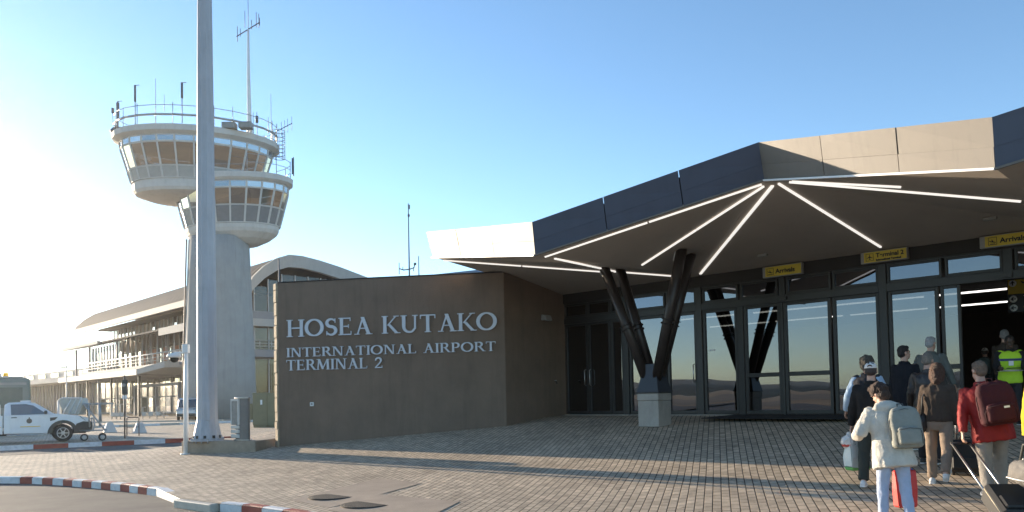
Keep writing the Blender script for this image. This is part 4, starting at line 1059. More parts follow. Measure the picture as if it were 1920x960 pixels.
for y in (-.7,.7): bar_.tube([(-2.35,y,1.2),(-2.38,y,1.68),(-2.55,y*.8,1.72),(-2.62,y,1.2)],.04,8)
bar_.tube([(-2.38,-.7,1.66),(-2.38,.7,1.66)],.04,8); shift(part(bar_,'rack',M_white,pk_))
bg_ = MB(); bg_.ball((-2.75,-.35,1.42),.30,.35,.26); bg_.ball((-3.4,.2,1.35),.4,.4,.25); shift(part(bg_,'load_cover',M_whiteR,pk_))
gl = MB(); hw = lambda z: .84-.18*(z-1.2)/.6
def gpl(f, pts, dy=.006): f.add([(x,-hw(z)-dy,z) for x,z in pts],[tuple(range(len(pts)))])
gpl(gl,[(-1.93,1.235),(-.62,1.235),(-.72,1.33),(-1.12,1.63),(-1.40,1.70),(-1.95,1.69)]); shift(part(gl,'side_window',G_car,pk_))
ws = MB(); ws.add([(-.36,-.74,1.275),(-.36,.74,1.275),(-1.02,.60,1.735),(-1.02,-.60,1.735)],[(0,1,2,3)]); 
for v in ws.v: v += Vector((.02,0,.02))
shift(part(ws,'windscreen',G_car,pk_))
dr = MB(); P = [(-2.0,.50),(-.66,.50),(-.60,.9),(-.58,1.21),(-2.0,1.21)]; dr.extrude([(x,-.905+.02*(z-.5),z) for x,z in P],(0,.02,0)); d_ = shift(part(dr,'door',M_car,pk_,.006))
h_ = MB(); h_.box(-1.93,-1.72,-.925,-.89,1.10,1.14); shift(part(h_,'handle',M_trim,d_,.006))
h_ = MB(); h_.extrude([(-1.27+.11*math.cos(R(a))*(1 if a%60 else .95), -.912, .96+.11*math.sin(R(a))) for a in range(0,360,30)],(0,.01,0)); h_.extrude([(-1.29,-.912,1.05),(-1.25,-.912,1.05),(-1.255,-.912,1.13),(-1.29,-.912,1.11)],(0,.01,0)); shift(part(h_,'badge',mat('badge_brown',(.10,.085,.07),.5),d_))
h_ = MB(); h_.box(-1.60,-.86,-.912,-.90,.70,.735); shift(part(h_,'stripe',mat('stripe_yellow',(.75,.52,.12),.5),d_))
h_ = MB(); h_.box(-3.2,-2.3,-.917,-.895,.70,.735); shift(part(h_,'stripe',MATS['stripe_yellow'],pk_))
h_ = MB(); h_.extrude([(-.50,-.905,1.08),(-.20,-.905,1.10),(-.30,-.905,.98),(-.49,-.905,.93)],(0,.02,0)); shift(part(h_,'vent',M_trim,pk_))
h_ = MB(); h_.add([(.62,-.87,1.13),(.98,-.72,1.03),(1.06,-.74,.90),(.86,-.90,.90),(.66,-.895,1.06)],[(0,1,2,3,4)]); 
for v in h_.v: v += Vector((.012,-.012,.005))
shift(part(h_,'headlight',M_hl,pk_))
h_ = MB(); h_.add([(.62,.87,1.13),(.98,.72,1.03),(1.06,.74,.90),(.86,.90,.90)],[(0,1,2,3)]); 
for v in h_.v: v += Vector((.012,.012,.005))
shift(part(h_,'headlight',M_hl,pk_))
fl2 = MB(); ring0 = [(x,-.91,z) for x,z in arch(0,.50,.38)]; 
ao = arch(0,.60,.36); ai = arch(0,.42,.40)  # dark flare, its ring drawn inward to paint in the shadow of the arch
for i in range(len(ao)-1): fl2.add([(ao[i][0],-.915,ao[i][1]),(ao[i+1][0],-.915,ao[i+1][1]),(ai[i+1][0],-.92,ai[i+1][1]),(ai[i][0],-.92,ai[i][1])],[(0,1,2,3)])
fl2.extrude([(.40,-.918,.40),(1.04,-.918,.40),(1.11,-.918,.60),(1.09,-.918,.84),(.78,-.918,.88),(.52,-.918,.78)],(0,.08,0)); shift(part(fl2,'wheel_arch_trim_and_shade',M_trim,pk_))
h_ = MB(); h_.box(.98,1.14,-.90,.90,.42,.86); shift(part(h_,'bumper',M_trim,pk_,.04))
h_ = MB(); h_.tube([(.9,-.75,.42),(1.18,-.70,.46),(1.26,-.66,.62),(1.22,-.66,1.0)],.035,8); h_.tube([(.9,.75,.42),(1.18,.70,.46),(1.26,.66,.62),(1.22,.66,1.0)],.035,8); h_.tube([(1.22,-.66,1.0),(1.22,.66,1.0)],.035,8); shift(part(h_,'bull_bar',M_galv,pk_))
h_ = MB(); h_.box(-.72,-.60,-1.06,-.86,1.24,1.40); shift(part(h_,'mirror',M_trim,pk_,.03))
h_ = MB(); h_.box(-1.6,-1.2,-.25,.25,1.80,1.86); shift(part(h_,'roof_bar',M_white,pk_,.02))
h_ = MB(); h_.box(-2.1,-.5,-.91,-.80,.33,.40); shift(part(h_,'side_step',M_galv,pk_,.02))
uc = MB(); uc.box(-4.3,.9,-.7,.7,.34,.52); shift(part(uc,'chassis',M_black,pk_))
for x in (0,-3.22):
    for y, s in ((-.78,-1),(.78,1)): wheel(pk_, x, y+YO, .385, .24, s)

q = at_y(57, 790, 46.0); bs = thing('airport_bus', 'grey green airport bus with an amber beacon, cut by the left edge behind the pickup', 'bus', (q.x,q.y,0), HA)
M_bus = mat('bus_green',(.17,.20,.18),.45,var=.08,scale=1)
zt = at_y(30, 709, 46.0).z
f = MB(); f.box(-9.6,0,-.1,2.3,.35,zt); part(f,'body',M_bus,bs,.22,seg=4)
f = MB(); f.box(-9.4,-.35,.05,2.15,zt,zt+.10); part(f,'roof_hatch',M_whiteR,bs,.05)
f = MB(); f.box(-9.0,-.4,-.118,-.102,1.55,2.75); part(f,'side_window',mat('bus_window',(.10,.12,.105),.25,var=.1),bs)
f = MB(); f.box(.002,.02,.15,2.05,1.3,2.8); part(f,'windscreen',G_car,bs)
f = MB(); f.box(-3.2,-.2,-.125,-.119,zt-.42,zt-.28); part(f,'lettering_band',M_sgrey,bs)
f = MB(); f.lathe([(.14,zt+.10),(.14,zt+.30),(.10,zt+.34)],cx=-1.25,cy=1.1,n=16); part(f,'beacon',M_amber,bs)
f = MB(); f.box(-2.2,-1.45,.6,1.6,zt+.10,zt+.28); part(f,'roof_unit',M_galv,bs,.03)
for x in (-1.9,-7.2):
    for y, s in ((.02,-1),(2.18,1)): wheel(bs, x, y, .48, .28, s)

# wheeled frame trolley with a tilted clear panel in front of the pickup's nose
q = at_z(190, 826, 0); tr = thing('ground_trolley', 'tubular steel airport trolley with a tilted ribbed cover, in front of the pickup', 'trolley', (q.x,q.y,0), HA)
cz = lambda px,py: (at_y(px,py,q.y)-Vector((q.x,q.y,0)))
s_ = q.y/1440.0
def tp(px, py, dy=0): 
    v = at_y(px,py,q.y+dy); return Matrix.Rotation(-HA,4,'Z') @ (v-Vector((q.x,q.y,0)))
fr = MB()
for dy in (0,.9):
    for a, b in (((157,757),(197,806)),((155,757),(192,757)),((166,757),(168,800)),((186,757),(187,800)),((150,808),(200,806)),((187,757),(190,790))): fr.tube([tp(*a,dy),tp(*b,dy)],.035,6)
for p in ((157,757),(192,757),(197,806),(150,808),(168,800)): fr.tube([tp(*p,0),tp(*p,.9)],.03,6)
part(fr,'frame',M_galv,tr)
tb = MB(); tb.extrude([tp(154,757,0),tp(193,755,0),tp(193,758,0),tp(154,760,0)], Matrix.Rotation(-HA,3,'Z') @ Vector((0,.9,0))); part(tb,'tray',M_galv,tr)
pn = MB(); pn.extrude([tp(108,752,.3),tp(116,746,.3),tp(153,746,.3),tp(156,758,.3),tp(147,778,.3),tp(120,776,.3)], Matrix.Rotation(-HA,3,'Z') @ Vector((0,.5,0))); part(pn,'cover',mat('cloudy_plastic',(.52,.49,.42),.35,var=.15,scale=3),tr,.03)
rb = MB()
for k in range(3): rb.tube([tp(118+11*k,776,.27),tp(134+9*k,748,.27)],.025,6)
rb.tube([tp(108,752,.27),tp(116,746,.27),tp(153,746,.27)],.03,6); rb.tube([tp(109,752,.3),tp(110,800,.3)],.04,6); rb.tube([tp(112,752,.5),tp(114,800,.5)],.05,6); part(rb,'ribs',M_white,tr)
for px in (192,158):
    for dy in (0,.85):
        v = tp(px,811,dy); 
        if px == 192 or dy == 0: wheel(tr, v.x, v.y, .16, .09, -1)
for i, (px, py) in enumerate(((206,811),(262,812))):
    q2 = at_z(px, py, 0); bkt = thing('barrier_block', ('white concrete barrier block beside the trolley', 'white concrete barrier block with a hoop rail behind it')[i], 'concrete block', (q2.x,q2.y,0), HA, 'white concrete barrier blocks')
    f = MB(); f.add([(-.35,-.3,0),(.35,-.3,0),(.35,.3,0),(-.35,.3,0),(-.16,-.16,.58),(.16,-.16,.58),(.16,.16,.58),(-.16,.16,.58)],[(3,2,1,0),(4,5,6,7),(0,1,5,4),(1,2,6,5),(2,3,7,6),(3,0,4,7)]); part(f,'block',M_whiteR,bkt,.03)
    f = MB(); f.tube([(0,0,.58),(0,0,.68),(.08,0,.68),(.08,0,.585)],.015,6); part(f,'lifting_loop',M_galv,bkt)
q2 = at_z(238, 818, 0); hb = thing('hoop_rail', 'low dark tubular hoop rail standing behind the red and white kerb', 'barrier', (q2.x,q2.y,0), HA)
za, zb_ = at_y(240,783,q2.y).z, 0
f = MB(); f.tube([(0,0,0),(0,0,za-.04),(.05,0,za),(.5,0,za),(.55,0,za-.04),(.55,0,0)],.025,8); part(f,'hoop',mat('brown_tube',(.13,.10,.08),.5),hb); f = MB(); f.tube([(0,0,.45),(.55,0,.45)],.018,6); part(f,'rail',MATS['brown_tube'],hb)
q2 = at_z(234, 822, 0); sp = thing('signal_post', 'thin dark post topped by a small box with a round lens, behind the kerb', 'signal post', (q2.x,q2.y,0))
zt = at_y(234,700,q2.y).z; zm = at_y(234,742,q2.y).z
f = MB(); f.tube([(0,0,0),(0,0,zt-.1)],.035,8); part(f,'post',MATS['brown_tube'],sp)
part(MB().box(-.12,.12,-.06,.08,zm+.05,zm+.75),'signal_box',M_trim,sp,.02)
part(MB().box(-.10,.10,-.03,.03,zm-.15,zm+.02),'plate',M_swhite,sp)
f = MB(); f.lathe([(.08,0),(.08,.02),(.05,.03)],n=16); f.v = [Vector((v.x,-.06-v.z,v.y+zm+.5)) for v in f.v]; part(f,'lens',M_sgrey,sp)
# parked minibus at the old terminal's entrance
q2 = at_y(340, 780, 74.0); mv = thing('parked_minibus', 'silver minibus parked at the old terminal entrance, partly hidden by the tower', 'minibus', (q2.x,q2.y+2,0), R(-75))
pts = [(-2.4,.35),(-2.4,2.0),(-2.2,2.15),(1.0,2.15),(1.35,2.0),(2.0,1.2),(2.45,1.0),(2.5,.35)]
side_profile(mv,'body',pts,.92,.84,mat('silver_paint',(.5,.5,.5),.35,metal=.3,coat=.4),.08,.4,2.1)
f = MB(); f.add([(1.37,-.75,1.98),(1.37,.75,1.98),(2.02,.80,1.22),(2.02,-.80,1.22)],[(0,1,2,3)]); 
for v in f.v: v += Vector((.02,0,.02))
part(f,'windscreen',G_car,mv)
for s in (-1,1):
    f = MB(); f.add([(-2.1,s*.90,1.25),(1.5,s*.895,1.25),(1.1,s*.86,1.95),(-2.1,s*.86,1.95)],[(0,1,2,3)])
    for v in f.v: v.y += s*.02
    part(f,'side_window',G_car,mv)
    f = MB(); f.add([(2.15,s*.60,1.12),(2.45,s*.60,.98),(2.47,s*.88,.80),(2.2,s*.9,1.05)],[(0,1,2,3)])
    for v in f.v: v += Vector((.05,s*.03,.04))
    part(f,'headlight',M_hl,mv)
    for x in (-1.6,1.6): wheel(mv, x, s*.82, .34, .2, s)
part(MB().box(2.44,2.58,-.85,.85,.38,.66),'bumper',M_trim,mv,.04)
# trolley stand and small carts before the old terminal
for i, (px, wd, hh) in enumerate(((268,2.6,1.3),(210,1.6,1.7))):
    q2 = at_y(px, 783, 88.0); kt = thing('luggage_trolley_stand', ('row of pale luggage trolleys standing at the old terminal glass front','small stack of luggage trolleys left of the pale row')[i], 'trolleys', (q2.x,q2.y,0), R(-8), 'luggage trolleys by the old terminal')
    f = MB()
    for k in range(4):
        x = wd*k/3.0; f.tube([(x,0,0),(x,0,hh),(x+.3,0,hh)],.06,6); f.tube([(x,0,.3),(x+.5,0,.3)],.06,6)
    f.tube([(0,0,.7),(wd,0,.7)],.05,6); f.tube([(0,0,.3),(wd,0,.3)],.05,6); part(f,'frame',M_whiteR,kt)
    f = MB()
    for k in range(3): f.box(wd*k/3+.05,wd*k/3+.55,-.3,.3,.35,.75)
    part(f,'basket',M_galv,kt)
# ================================================================ people
def fuse(mb, name, m, par, voxel=.012, smooth_n=4, wr=0.0, wf=(14,14,9), seed=0):
    """one continuous surface grown from overlapping closed lofts"""
    o = mb.build(name, None)
    r = o.modifiers.new('r','REMESH'); r.mode = 'VOXEL'; r.voxel_size = voxel; r.use_smooth_shade = True
    if smooth_n:
        s = o.modifiers.new('s','SMOOTH'); s.factor = .5; s.iterations = smooth_n
    me = bpy.data.meshes.new_from_object(o.evaluated_get(bpy.context.evaluated_depsgraph_get()))
    bpy.data.objects.remove(o)
    if wr:
        nn = [v.normal.copy() for v in me.vertices]
        for v, n in zip(me.vertices, nn):
            c = v.co; q = Vector((c.x*wf[0]+seed, c.y*wf[1], c.z*wf[2]+c.x*6))
            v.co = c + n*wr*(noise.noise(q) + .5*noise.noise(q*2.1))
    me.polygons.foreach_set('use_smooth', [True]*len(me.polygons))
    me.materials.clear(); me.materials.append(m); me.name = name
    o = bpy.data.objects.new(name, me); COL.objects.link(o); o.parent = par
    return o
def fabric(name, c, rough=.85, b=.5, bs=220, var=.10): return mat(name, c, rough, var=var, scale=9, bump=b, bscale=bs, spec=.25)
def skin(name, c): return mat(name, c, .5, var=.06, scale=12)
SK_L = skin('skin_light',(.50,.30,.22)); SK_D = skin('skin_dark',(.075,.04,.027))
M_eye = mat('eye_dark',(.03,.025,.02),.2); M_lip = mat('lip',(.30,.13,.11),.5)
M_shoeW = mat('white_shoe',(.72,.71,.69),.5,var=.06); M_shoeB = mat('black_shoe',(.03,.03,.03),.4)
def capsule(f, pts, rad, n=14):
    pts = [Vector(p) for p in pts]
    d0 = (pts[0]-pts[1]).normalized(); d1 = (pts[-1]-pts[-2]).normalized()
    P = [pts[0]+d0*rad[0]*.75] + pts + [pts[-1]+d1*rad[-1]*.75]; Rr = [rad[0]*.45]+list(rad)+[rad[-1]*.45]
    f.tube(P, Rr, n); return f
def ringloft(f, rings, n=24):
    """rings = [(centre, rx, ry, ax, ay)] superelliptic"""
    out = []
    for c, rx, ry, ax, ay in rings:
        r_ = []
        for k in range(n):
            t = 2*math.pi*k/n; cx, sx = math.cos(t), math.sin(t)
            cx = math.copysign(abs(cx)**.85, cx); sx = math.copysign(abs(sx)**.85, sx)
            r_.append(c + ax*rx*cx + ay*ry*sx)
        out.append(r_)
    f.loft(out)

class Person: pass
def person(label, at, az, top=None, H=None, lean=.06, side=0.0, head=(0,0,0), legs=((.10,.05),(-.12,.25)), arms=((.05,.10,.25),(.05,.10,.25)), skin_m=SK_L, build_=1.0, voxel=.010, group=None, foot_pitch=(0,0), hand_curl=.9):
    """legs: (thigh swing, knee bend) left,right; arms: (swing, abduct, elbow) left,right; head: (yaw, pitch, roll)"""
    P = Person(); k_ = 1.0
    X, Y, Z = Vector((1,0,0)), Vector((0,1,0)), Vector((0,0,1))
    def skeleton():
        pel = Vector((0,0,.92)); J = {}
        low = 9
        for i, s in enumerate((-1,1)):
            a, kb = legs[i]; hip = pel + Vector((s*.092,0,-.02))
            kn_ = hip + Vector((s*.015, math.sin(a)*.42, -math.cos(a)*.42)); b = a-kb
            an = kn_ + Vector((s*.005, math.sin(b)*.40, -math.cos(b)*.40)); J['leg',i] = (hip, kn_, an); low = min(low, an.z-.075)
        dz = Vector((0,0,-low)); J = {k: tuple(p+dz for p in v) for k, v in J.items()}; pel = pel+dz
        t = Vector((math.sin(side), math.sin(lean)*math.cos(side), math.cos(lean)*math.cos(side))).normalized()
        ay = (Y - t*Y.dot(t)).normalized(); ax = ay.cross(t).normalized()
        J['pel'], J['t'], J['ax'], J['ay'] = pel, t, ax, ay
        neck = pel + t*.53; J['neck'] = neck
        for i, s in enumerate((-1,1)):
            sw, ab, eb = arms[i]; S = pel + t*.475 + ax*s*.185*build_
            d = Vector((s*math.sin(ab), math.sin(sw)*math.cos(ab), -math.cos(sw)*math.cos(ab)))
            e = S + d*.29; d2 = Vector((d.x*(.55-1.1*max(0,min(1,eb-.5))), math.sin(sw+eb)*math.cos(ab), -math.cos(sw+eb)*math.cos(ab))).normalized(); wv = e + d2*.25
            J['arm',i] = (S, e, wv, d2)
        hy, hp, hr = head
        hz = (t*.6+Z*.4).normalized(); Rm = Matrix.Rotation(-hy,3,'Z') @ Matrix.Rotation(hp,3,'X').inverted() @ Matrix.Rotation(hr,3,'Y')
        J['hR'] = Rm; J['head'] = neck + hz*.07 + Rm @ Vector((0,.015,.105))
        J['top'] = (J['head'] + Rm @ Vector((0,0,.125))).z
        return J
    J = skeleton()
    if top is not None: k_ = (top-at.z)/J['top']
    P.k = k_; P.J = J; P.at = Vector(at); P.rz = -az; P.top = J['top']*k_
    root = thing('person', label, 'person', at, -az, group); root.scale = (k_,)*3; P.root = root
    pel, t, ax, ay, neck = J['pel'], J['t'], J['ax'], J['ay'], J['neck']
    f = MB()
    ringloft(f, [(pel-t*.10,.13,.10,ax,ay),(pel,.16,.115,ax,ay),(pel+t*.15,.14,.10,ax,ay),(pel+t*.32,.165*build_,.115,ax,ay),(pel+t*.45,.17*build_,.105,ax,ay),(pel+t*.51,.09,.07,ax,ay)])
    capsule(f, [neck-t*.06, neck+(J['head']-neck)*.6], [.062,.055])
    hR, hc = J['hR'], J['head']; H_ = lambda x,y,z: hc + hR @ Vector((x,y,z))
    f.ball(H_(0,-.012,.025), .073,.092,.098, 18,12, hR); f.ball(H_(0,.022,-.045), .056,.068,.075, 16,10, hR)
    f.ball(H_(0,.055,-.085),.032,.03,.028,12,8,hR)
    f.loft([[H_(x,y,z) for x,y,z in r_] for r_ in ([(-.008,.078,.015),(.008,.078,.015),(.008,.06,.015),(-.008,.06,.015)],[(-.017,.108,-.038),(.017,.108,-.038),(.017,.07,-.045),(-.017,.07,-.045)])])
    f.ball(H_(0,.083,.018),.045,.018,.012,10,6,hR)
    for s in (-1,1): f.ball(H_(s*.076,-.012,-.008),.012,.022,.034,10,8,hR)
    for i, s in enumerate((-1,1)):
        hip, kn_, an = J['leg',i]; capsule(f, [hip, hip.lerp(kn_,.5), kn_, kn_.lerp(an,.35), an], [.088,.075,.055,.056,.036]); 
        S, e, wv, d2 = J['arm',i]; capsule(f, [S, S.lerp(e,.5), e, e.lerp(wv,.4), wv], [.052,.044,.036,.035,.027])
        # hand: palm, four curled fingers of unequal length, thumb from the side of the palm
        u = (Z - d2*Z.dot(d2)); u = u.normalized() if u.length > .2 else Y.copy()
        inn = Vector((-s,0,0)); inn = (inn - d2*inn.dot(d2)).normalized(); fwd = d2.cross(inn)*s*-1
        if fwd.dot(Y) < 0: fwd = -fwd
        pc = wv + d2*.05
        ringloft(f, [(wv+d2*.0,.024,.018,fwd,inn),(wv+d2*.03,.036,.016,fwd,inn),(wv+d2*.085,.042,.014,fwd,inn),(wv+d2*.098,.036,.010,fwd,inn)],12)
        for q, (off_, ln) in enumerate(((.030,.068),(.010,.078),(-.010,.072),(-.030,.055))):
            b = wv + d2*.088 + fwd*off_; c = hand_curl
            p1 = b + (d2*math.cos(c*.5)+inn*math.sin(c*.5))*ln*.45; p2 = p1 + (d2*math.cos(c*1.3)+inn*math.sin(c*1.3))*ln*.32; p3 = p2 + (d2*math.cos(c*2)+inn*math.sin(c*2))*ln*.25
            f.tube([b-d2*.02,b,p1,p2,p3],[.010,.0105,.0095,.0088,.007],8)
        b = wv + d2*.03 + fwd*.030; p1 = b + (d2*.6+fwd*.55+inn*.35).normalized()*.038; p2 = p1 + (d2*.75+inn*.55).normalized()*.030
        f.tube([b-fwd*.015,b,p1,p2],[.013,.0125,.0105,.008],8)
    P.body = fuse(f, 'body', skin_m, root, .0075, 2)
    e_ = MB()
    for s in (-1,1): e_.ball(H_(s*.031,.073,.008),.013,.010,.007,10,7,hR)
    part(e_, 'eyes', M_eye, root)
    e_ = MB(); e_.ball(H_(0,.086,-.068),.022,.008,.006,10,6,hR); part(e_,'mouth',M_lip,root)
    P.H_ = H_
    return P
def jacket(P, m, hem=-.10, flare=1.0, bulk=1.0, sleeve=1.0, collar=True, name='jacket', wr=.010, open_arms=True, puff=0, hood=False, vest=False, voxel=.012, arm_r=1.0):
    J = P.J; pel, t, ax, ay, neck = J['pel'], J['t'], J['ax'], J['ay'], J['neck']
    f = MB(); b = bulk
    rs = [(pel+t*hem, .185*b*flare,.145*b*flare), (pel+t*(hem+.04), .19*b*flare,.148*b*flare), (pel+t*.08,.182*b,.140*b),(pel+t*.18,.178*b,.135*b),(pel+t*.32,.195*b,.142*b),(pel+t*.42,.20*b,.135*b),(pel+t*.475,.165*b,.115*b),(pel+t*.52,.095,.085)]
    if hem > .05: rs = [(pel+t*hem,.178*b*flare,.138*b*flare)]+rs[3:]
    if collar: rs += [(pel+t*.565,.075,.078)]
    ringloft(f, [(c,rx,ry,ax,ay) for c,rx,ry in rs])
    for i, s in enumerate((-1,1)):
        S, e, wv, d2 = J['arm',i]; a = arm_r*(.9+.1*b)
        S2 = S - ax*s*.02 + t*.005
        if vest: f.ball(S2,.075,.07,.06); continue
        end = e.lerp(wv, sleeve)
        f.tube([S2+ (S-e).normalized()*.035, S2, S2.lerp(e,.5), e, e.lerp(end,.5), end.lerp(e,.04), end],[.045*a,.078*a,.070*a,.064*a,.058*a,.050*a,.050*a],14)
    if hood:
        c = pel+t*.50 - ay*.10; f.ball(c,.15*b,.075,.085); f.ball(c+ay*.07+t*.045,.125,.10,.05)
    P.jacket = fuse(f, name, m, P.root, voxel, 3, wr, (13,13,8), random.random()*50)
    return P.jacket
def trousers(P, m, loose=1.0, wr=.007, name='trousers', length=.97):
    J = P.J; pel, t, ax, ay = J['pel'], J['t'], J['ax'], J['ay']; f = MB()
    ringloft(f, [(pel+Vector((0,0,-.14)),.155,.115,ax,ay),(pel+Vector((0,0,-.05)),.175,.135,ax,ay),(pel+t*.04,.165,.125,ax,ay),(pel+t*.10,.155,.115,ax,ay)])
    for i in (0,1):
        hip, kn_, an = J['leg',i]; en = kn_.lerp(an, length)
        f.tube([hip+Vector((0,0,.04)), hip, hip.lerp(kn_,.45), kn_, kn_.lerp(an,.4), en.lerp(kn_,.03), en],[.07,.100,.090*loose,.072*loose,.068*loose,.062*loose,.062*loose],16)
    return fuse(f, name, m, P.root, .012, 3, wr, (16,16,12), random.random()*50)
def shoes(P, m, sole=M_swhite, tilt=(0,0)):
    for i, s in enumerate((-1,1)):
        hip, kn_, an = P.J['leg',i]; tl = tilt[i]
        Rm = Matrix.Rotation(-tl,3,'X'); o = an
        rel = lambda y, z: o + Rm @ Vector((s*.012*(y>.05), y, z-.075+.075*0))
        f = MB(); rg = []
        for y, wd, h in ((-.075,.020,.05),(-.065,.034,.085),(-.02,.038,.10),(.03,.040,.085),(.08,.046,.062),(.13,.044,.048),(.165,.030,.038),(.178,.012,.028)):
            r_ = []
            for k in range(14):
                a = 2*math.pi*k/14; zz = .5*h+.5*h*math.sin(a); r_.append(rel(y, max(.012, zz)) + X1*(wd*math.cos(a)))
            rg.append(r_)
        f.loft(rg); part(f,'shoe',m,P.root)
        f = MB(); rg = []
        for y, wd in ((-.08,.022),(-.06,.037),(.03,.042),(.09,.048),(.14,.044),(.178,.016)):
            rg.append([rel(y,0)+X1*wd, rel(y,0)-X1*wd, rel(y,.018)-X1*wd, rel(y,.018)+X1*wd])
        f.loft(rg, True, False); part(f,'sole',sole,P.root)
X1 = Vector((1,0,0))
def hair(P, c, style='short', rough=.6):
    H_ = P.H_; hR = P.J['hR']; f = MB(); m = mat('hair_%s' % style if False else 'hair_%.3f_%.3f' % (c[0], c[2]), c, rough, var=.35, scale=40, bump=.9, bscale=150)
    if style == 'short':
        f.ball(H_(0,-.022,.040),.080,.093,.094,18,12,hR); f.ball(H_(0,-.050,-.005),.072,.062,.075,16,10,hR); f.ball(H_(0,.03,.085),.058,.055,.036,14,8,hR)
        amp = .006
    elif style == 'curly':
        f.ball(H_(0,-.020,.045),.098,.108,.098,18,12,hR); f.ball(H_(0,-.055,-.03),.088,.070,.085,16,10,hR); f.ball(H_(0,.045,.095),.072,.055,.042,14,8,hR)
        r_ = random.Random(5)
        for _ in range(26):
            a = r_.uniform(0,6.28); z = r_.uniform(-.4,1); rr = math.sqrt(1-min(1,z*z)); y = math.sin(a)*rr
            if y > .55 and z < .5: continue
            f.ball(H_(math.cos(a)*rr*.088,y*.098-.02,z*.088+.04),.027,.027,.027,8,6)
        amp = .012
    elif style == 'long':
        f.ball(H_(0,-.022,.040),.088,.100,.097,18,12,hR)
        f.ball(H_(0,-.05,-.03),.086,.070,.09,16,10,hR)
        f.tube([H_(0,-.04,.02),H_(0,-.060,-.06),H_(0,-.070,-.12),H_(0,-.070,-.165),H_(0,-.06,-.20)],[.070,.076,.072,.058,.03],16)
        for s in (-1,1): f.tube([H_(s*.05,.01,.08),H_(s*.078,-.005,-.0),H_(s*.076,-.02,-.09),H_(s*.055,-.035,-.17)],[.034,.030,.027,.012],10)
        amp = .009
    elif style == 'fringe':
        f.ball(H_(0,-.042,.0),.080,.070,.072,16,10,hR); f.ball(H_(0,-.020,.040),.078,.092,.090,18,12,hR); amp = .005
    return fuse(f,'hair',m,P.root,.009,1,amp,(45,45,30),random.random()*9)
def cap(P, m):
    H_ = P.H_; f = MB(); hR = P.J['hR']; rg = []
    for i in range(8):
        t = math.pi/2*i/7.2; rg.append([H_(.086*math.cos(t)*math.cos(2*math.pi*k/24), -.012+.104*math.cos(t)*math.sin(2*math.pi*k/24), .035+.095*math.sin(t)) for k in range(24)])
    f.loft(rg, True); o = part(f,'cap',m,P.root)
    b = MB(); pts = [(.075*math.cos(R(a)), .06+.125*math.sin(R(a)), .036-.02*math.sin(R(a))) for a in range(0,181,15)]
    b.extrude([H_(*p) for p in pts], P.J['hR'] @ Vector((0,0,.006))); part(b,'peak',m,o)
    g_ = MB(); g_.extrude([H_(.034*math.cos(R(a)), -.117+.012*abs(math.cos(R(a))), .052+.034*math.sin(R(a))) for a in range(0,181,20)], P.J['hR'] @ Vector((0,-.004,0))); part(g_,'cap_opening',mat('cap_gap',(.09,.06,.045),.8),o)
    st_ = MB(); st_.box(-.038,.038,-.006,0,0,.014); st_.v = [H_(v.x,-.112+v.y+abs(v.x)*.2,.036+v.z) for v in st_.v]; part(st_,'strap',m,o)
def wpos(P, v):                                           # person's local point -> world
    return P.at + Matrix.Rotation(P.rz,3,'Z') @ (Vector(v)*P.k)
def hand_at(P, i, d=.10): S, e, wv, d2 = P.J['arm',i]; return wpos(P, wv + d2*d)
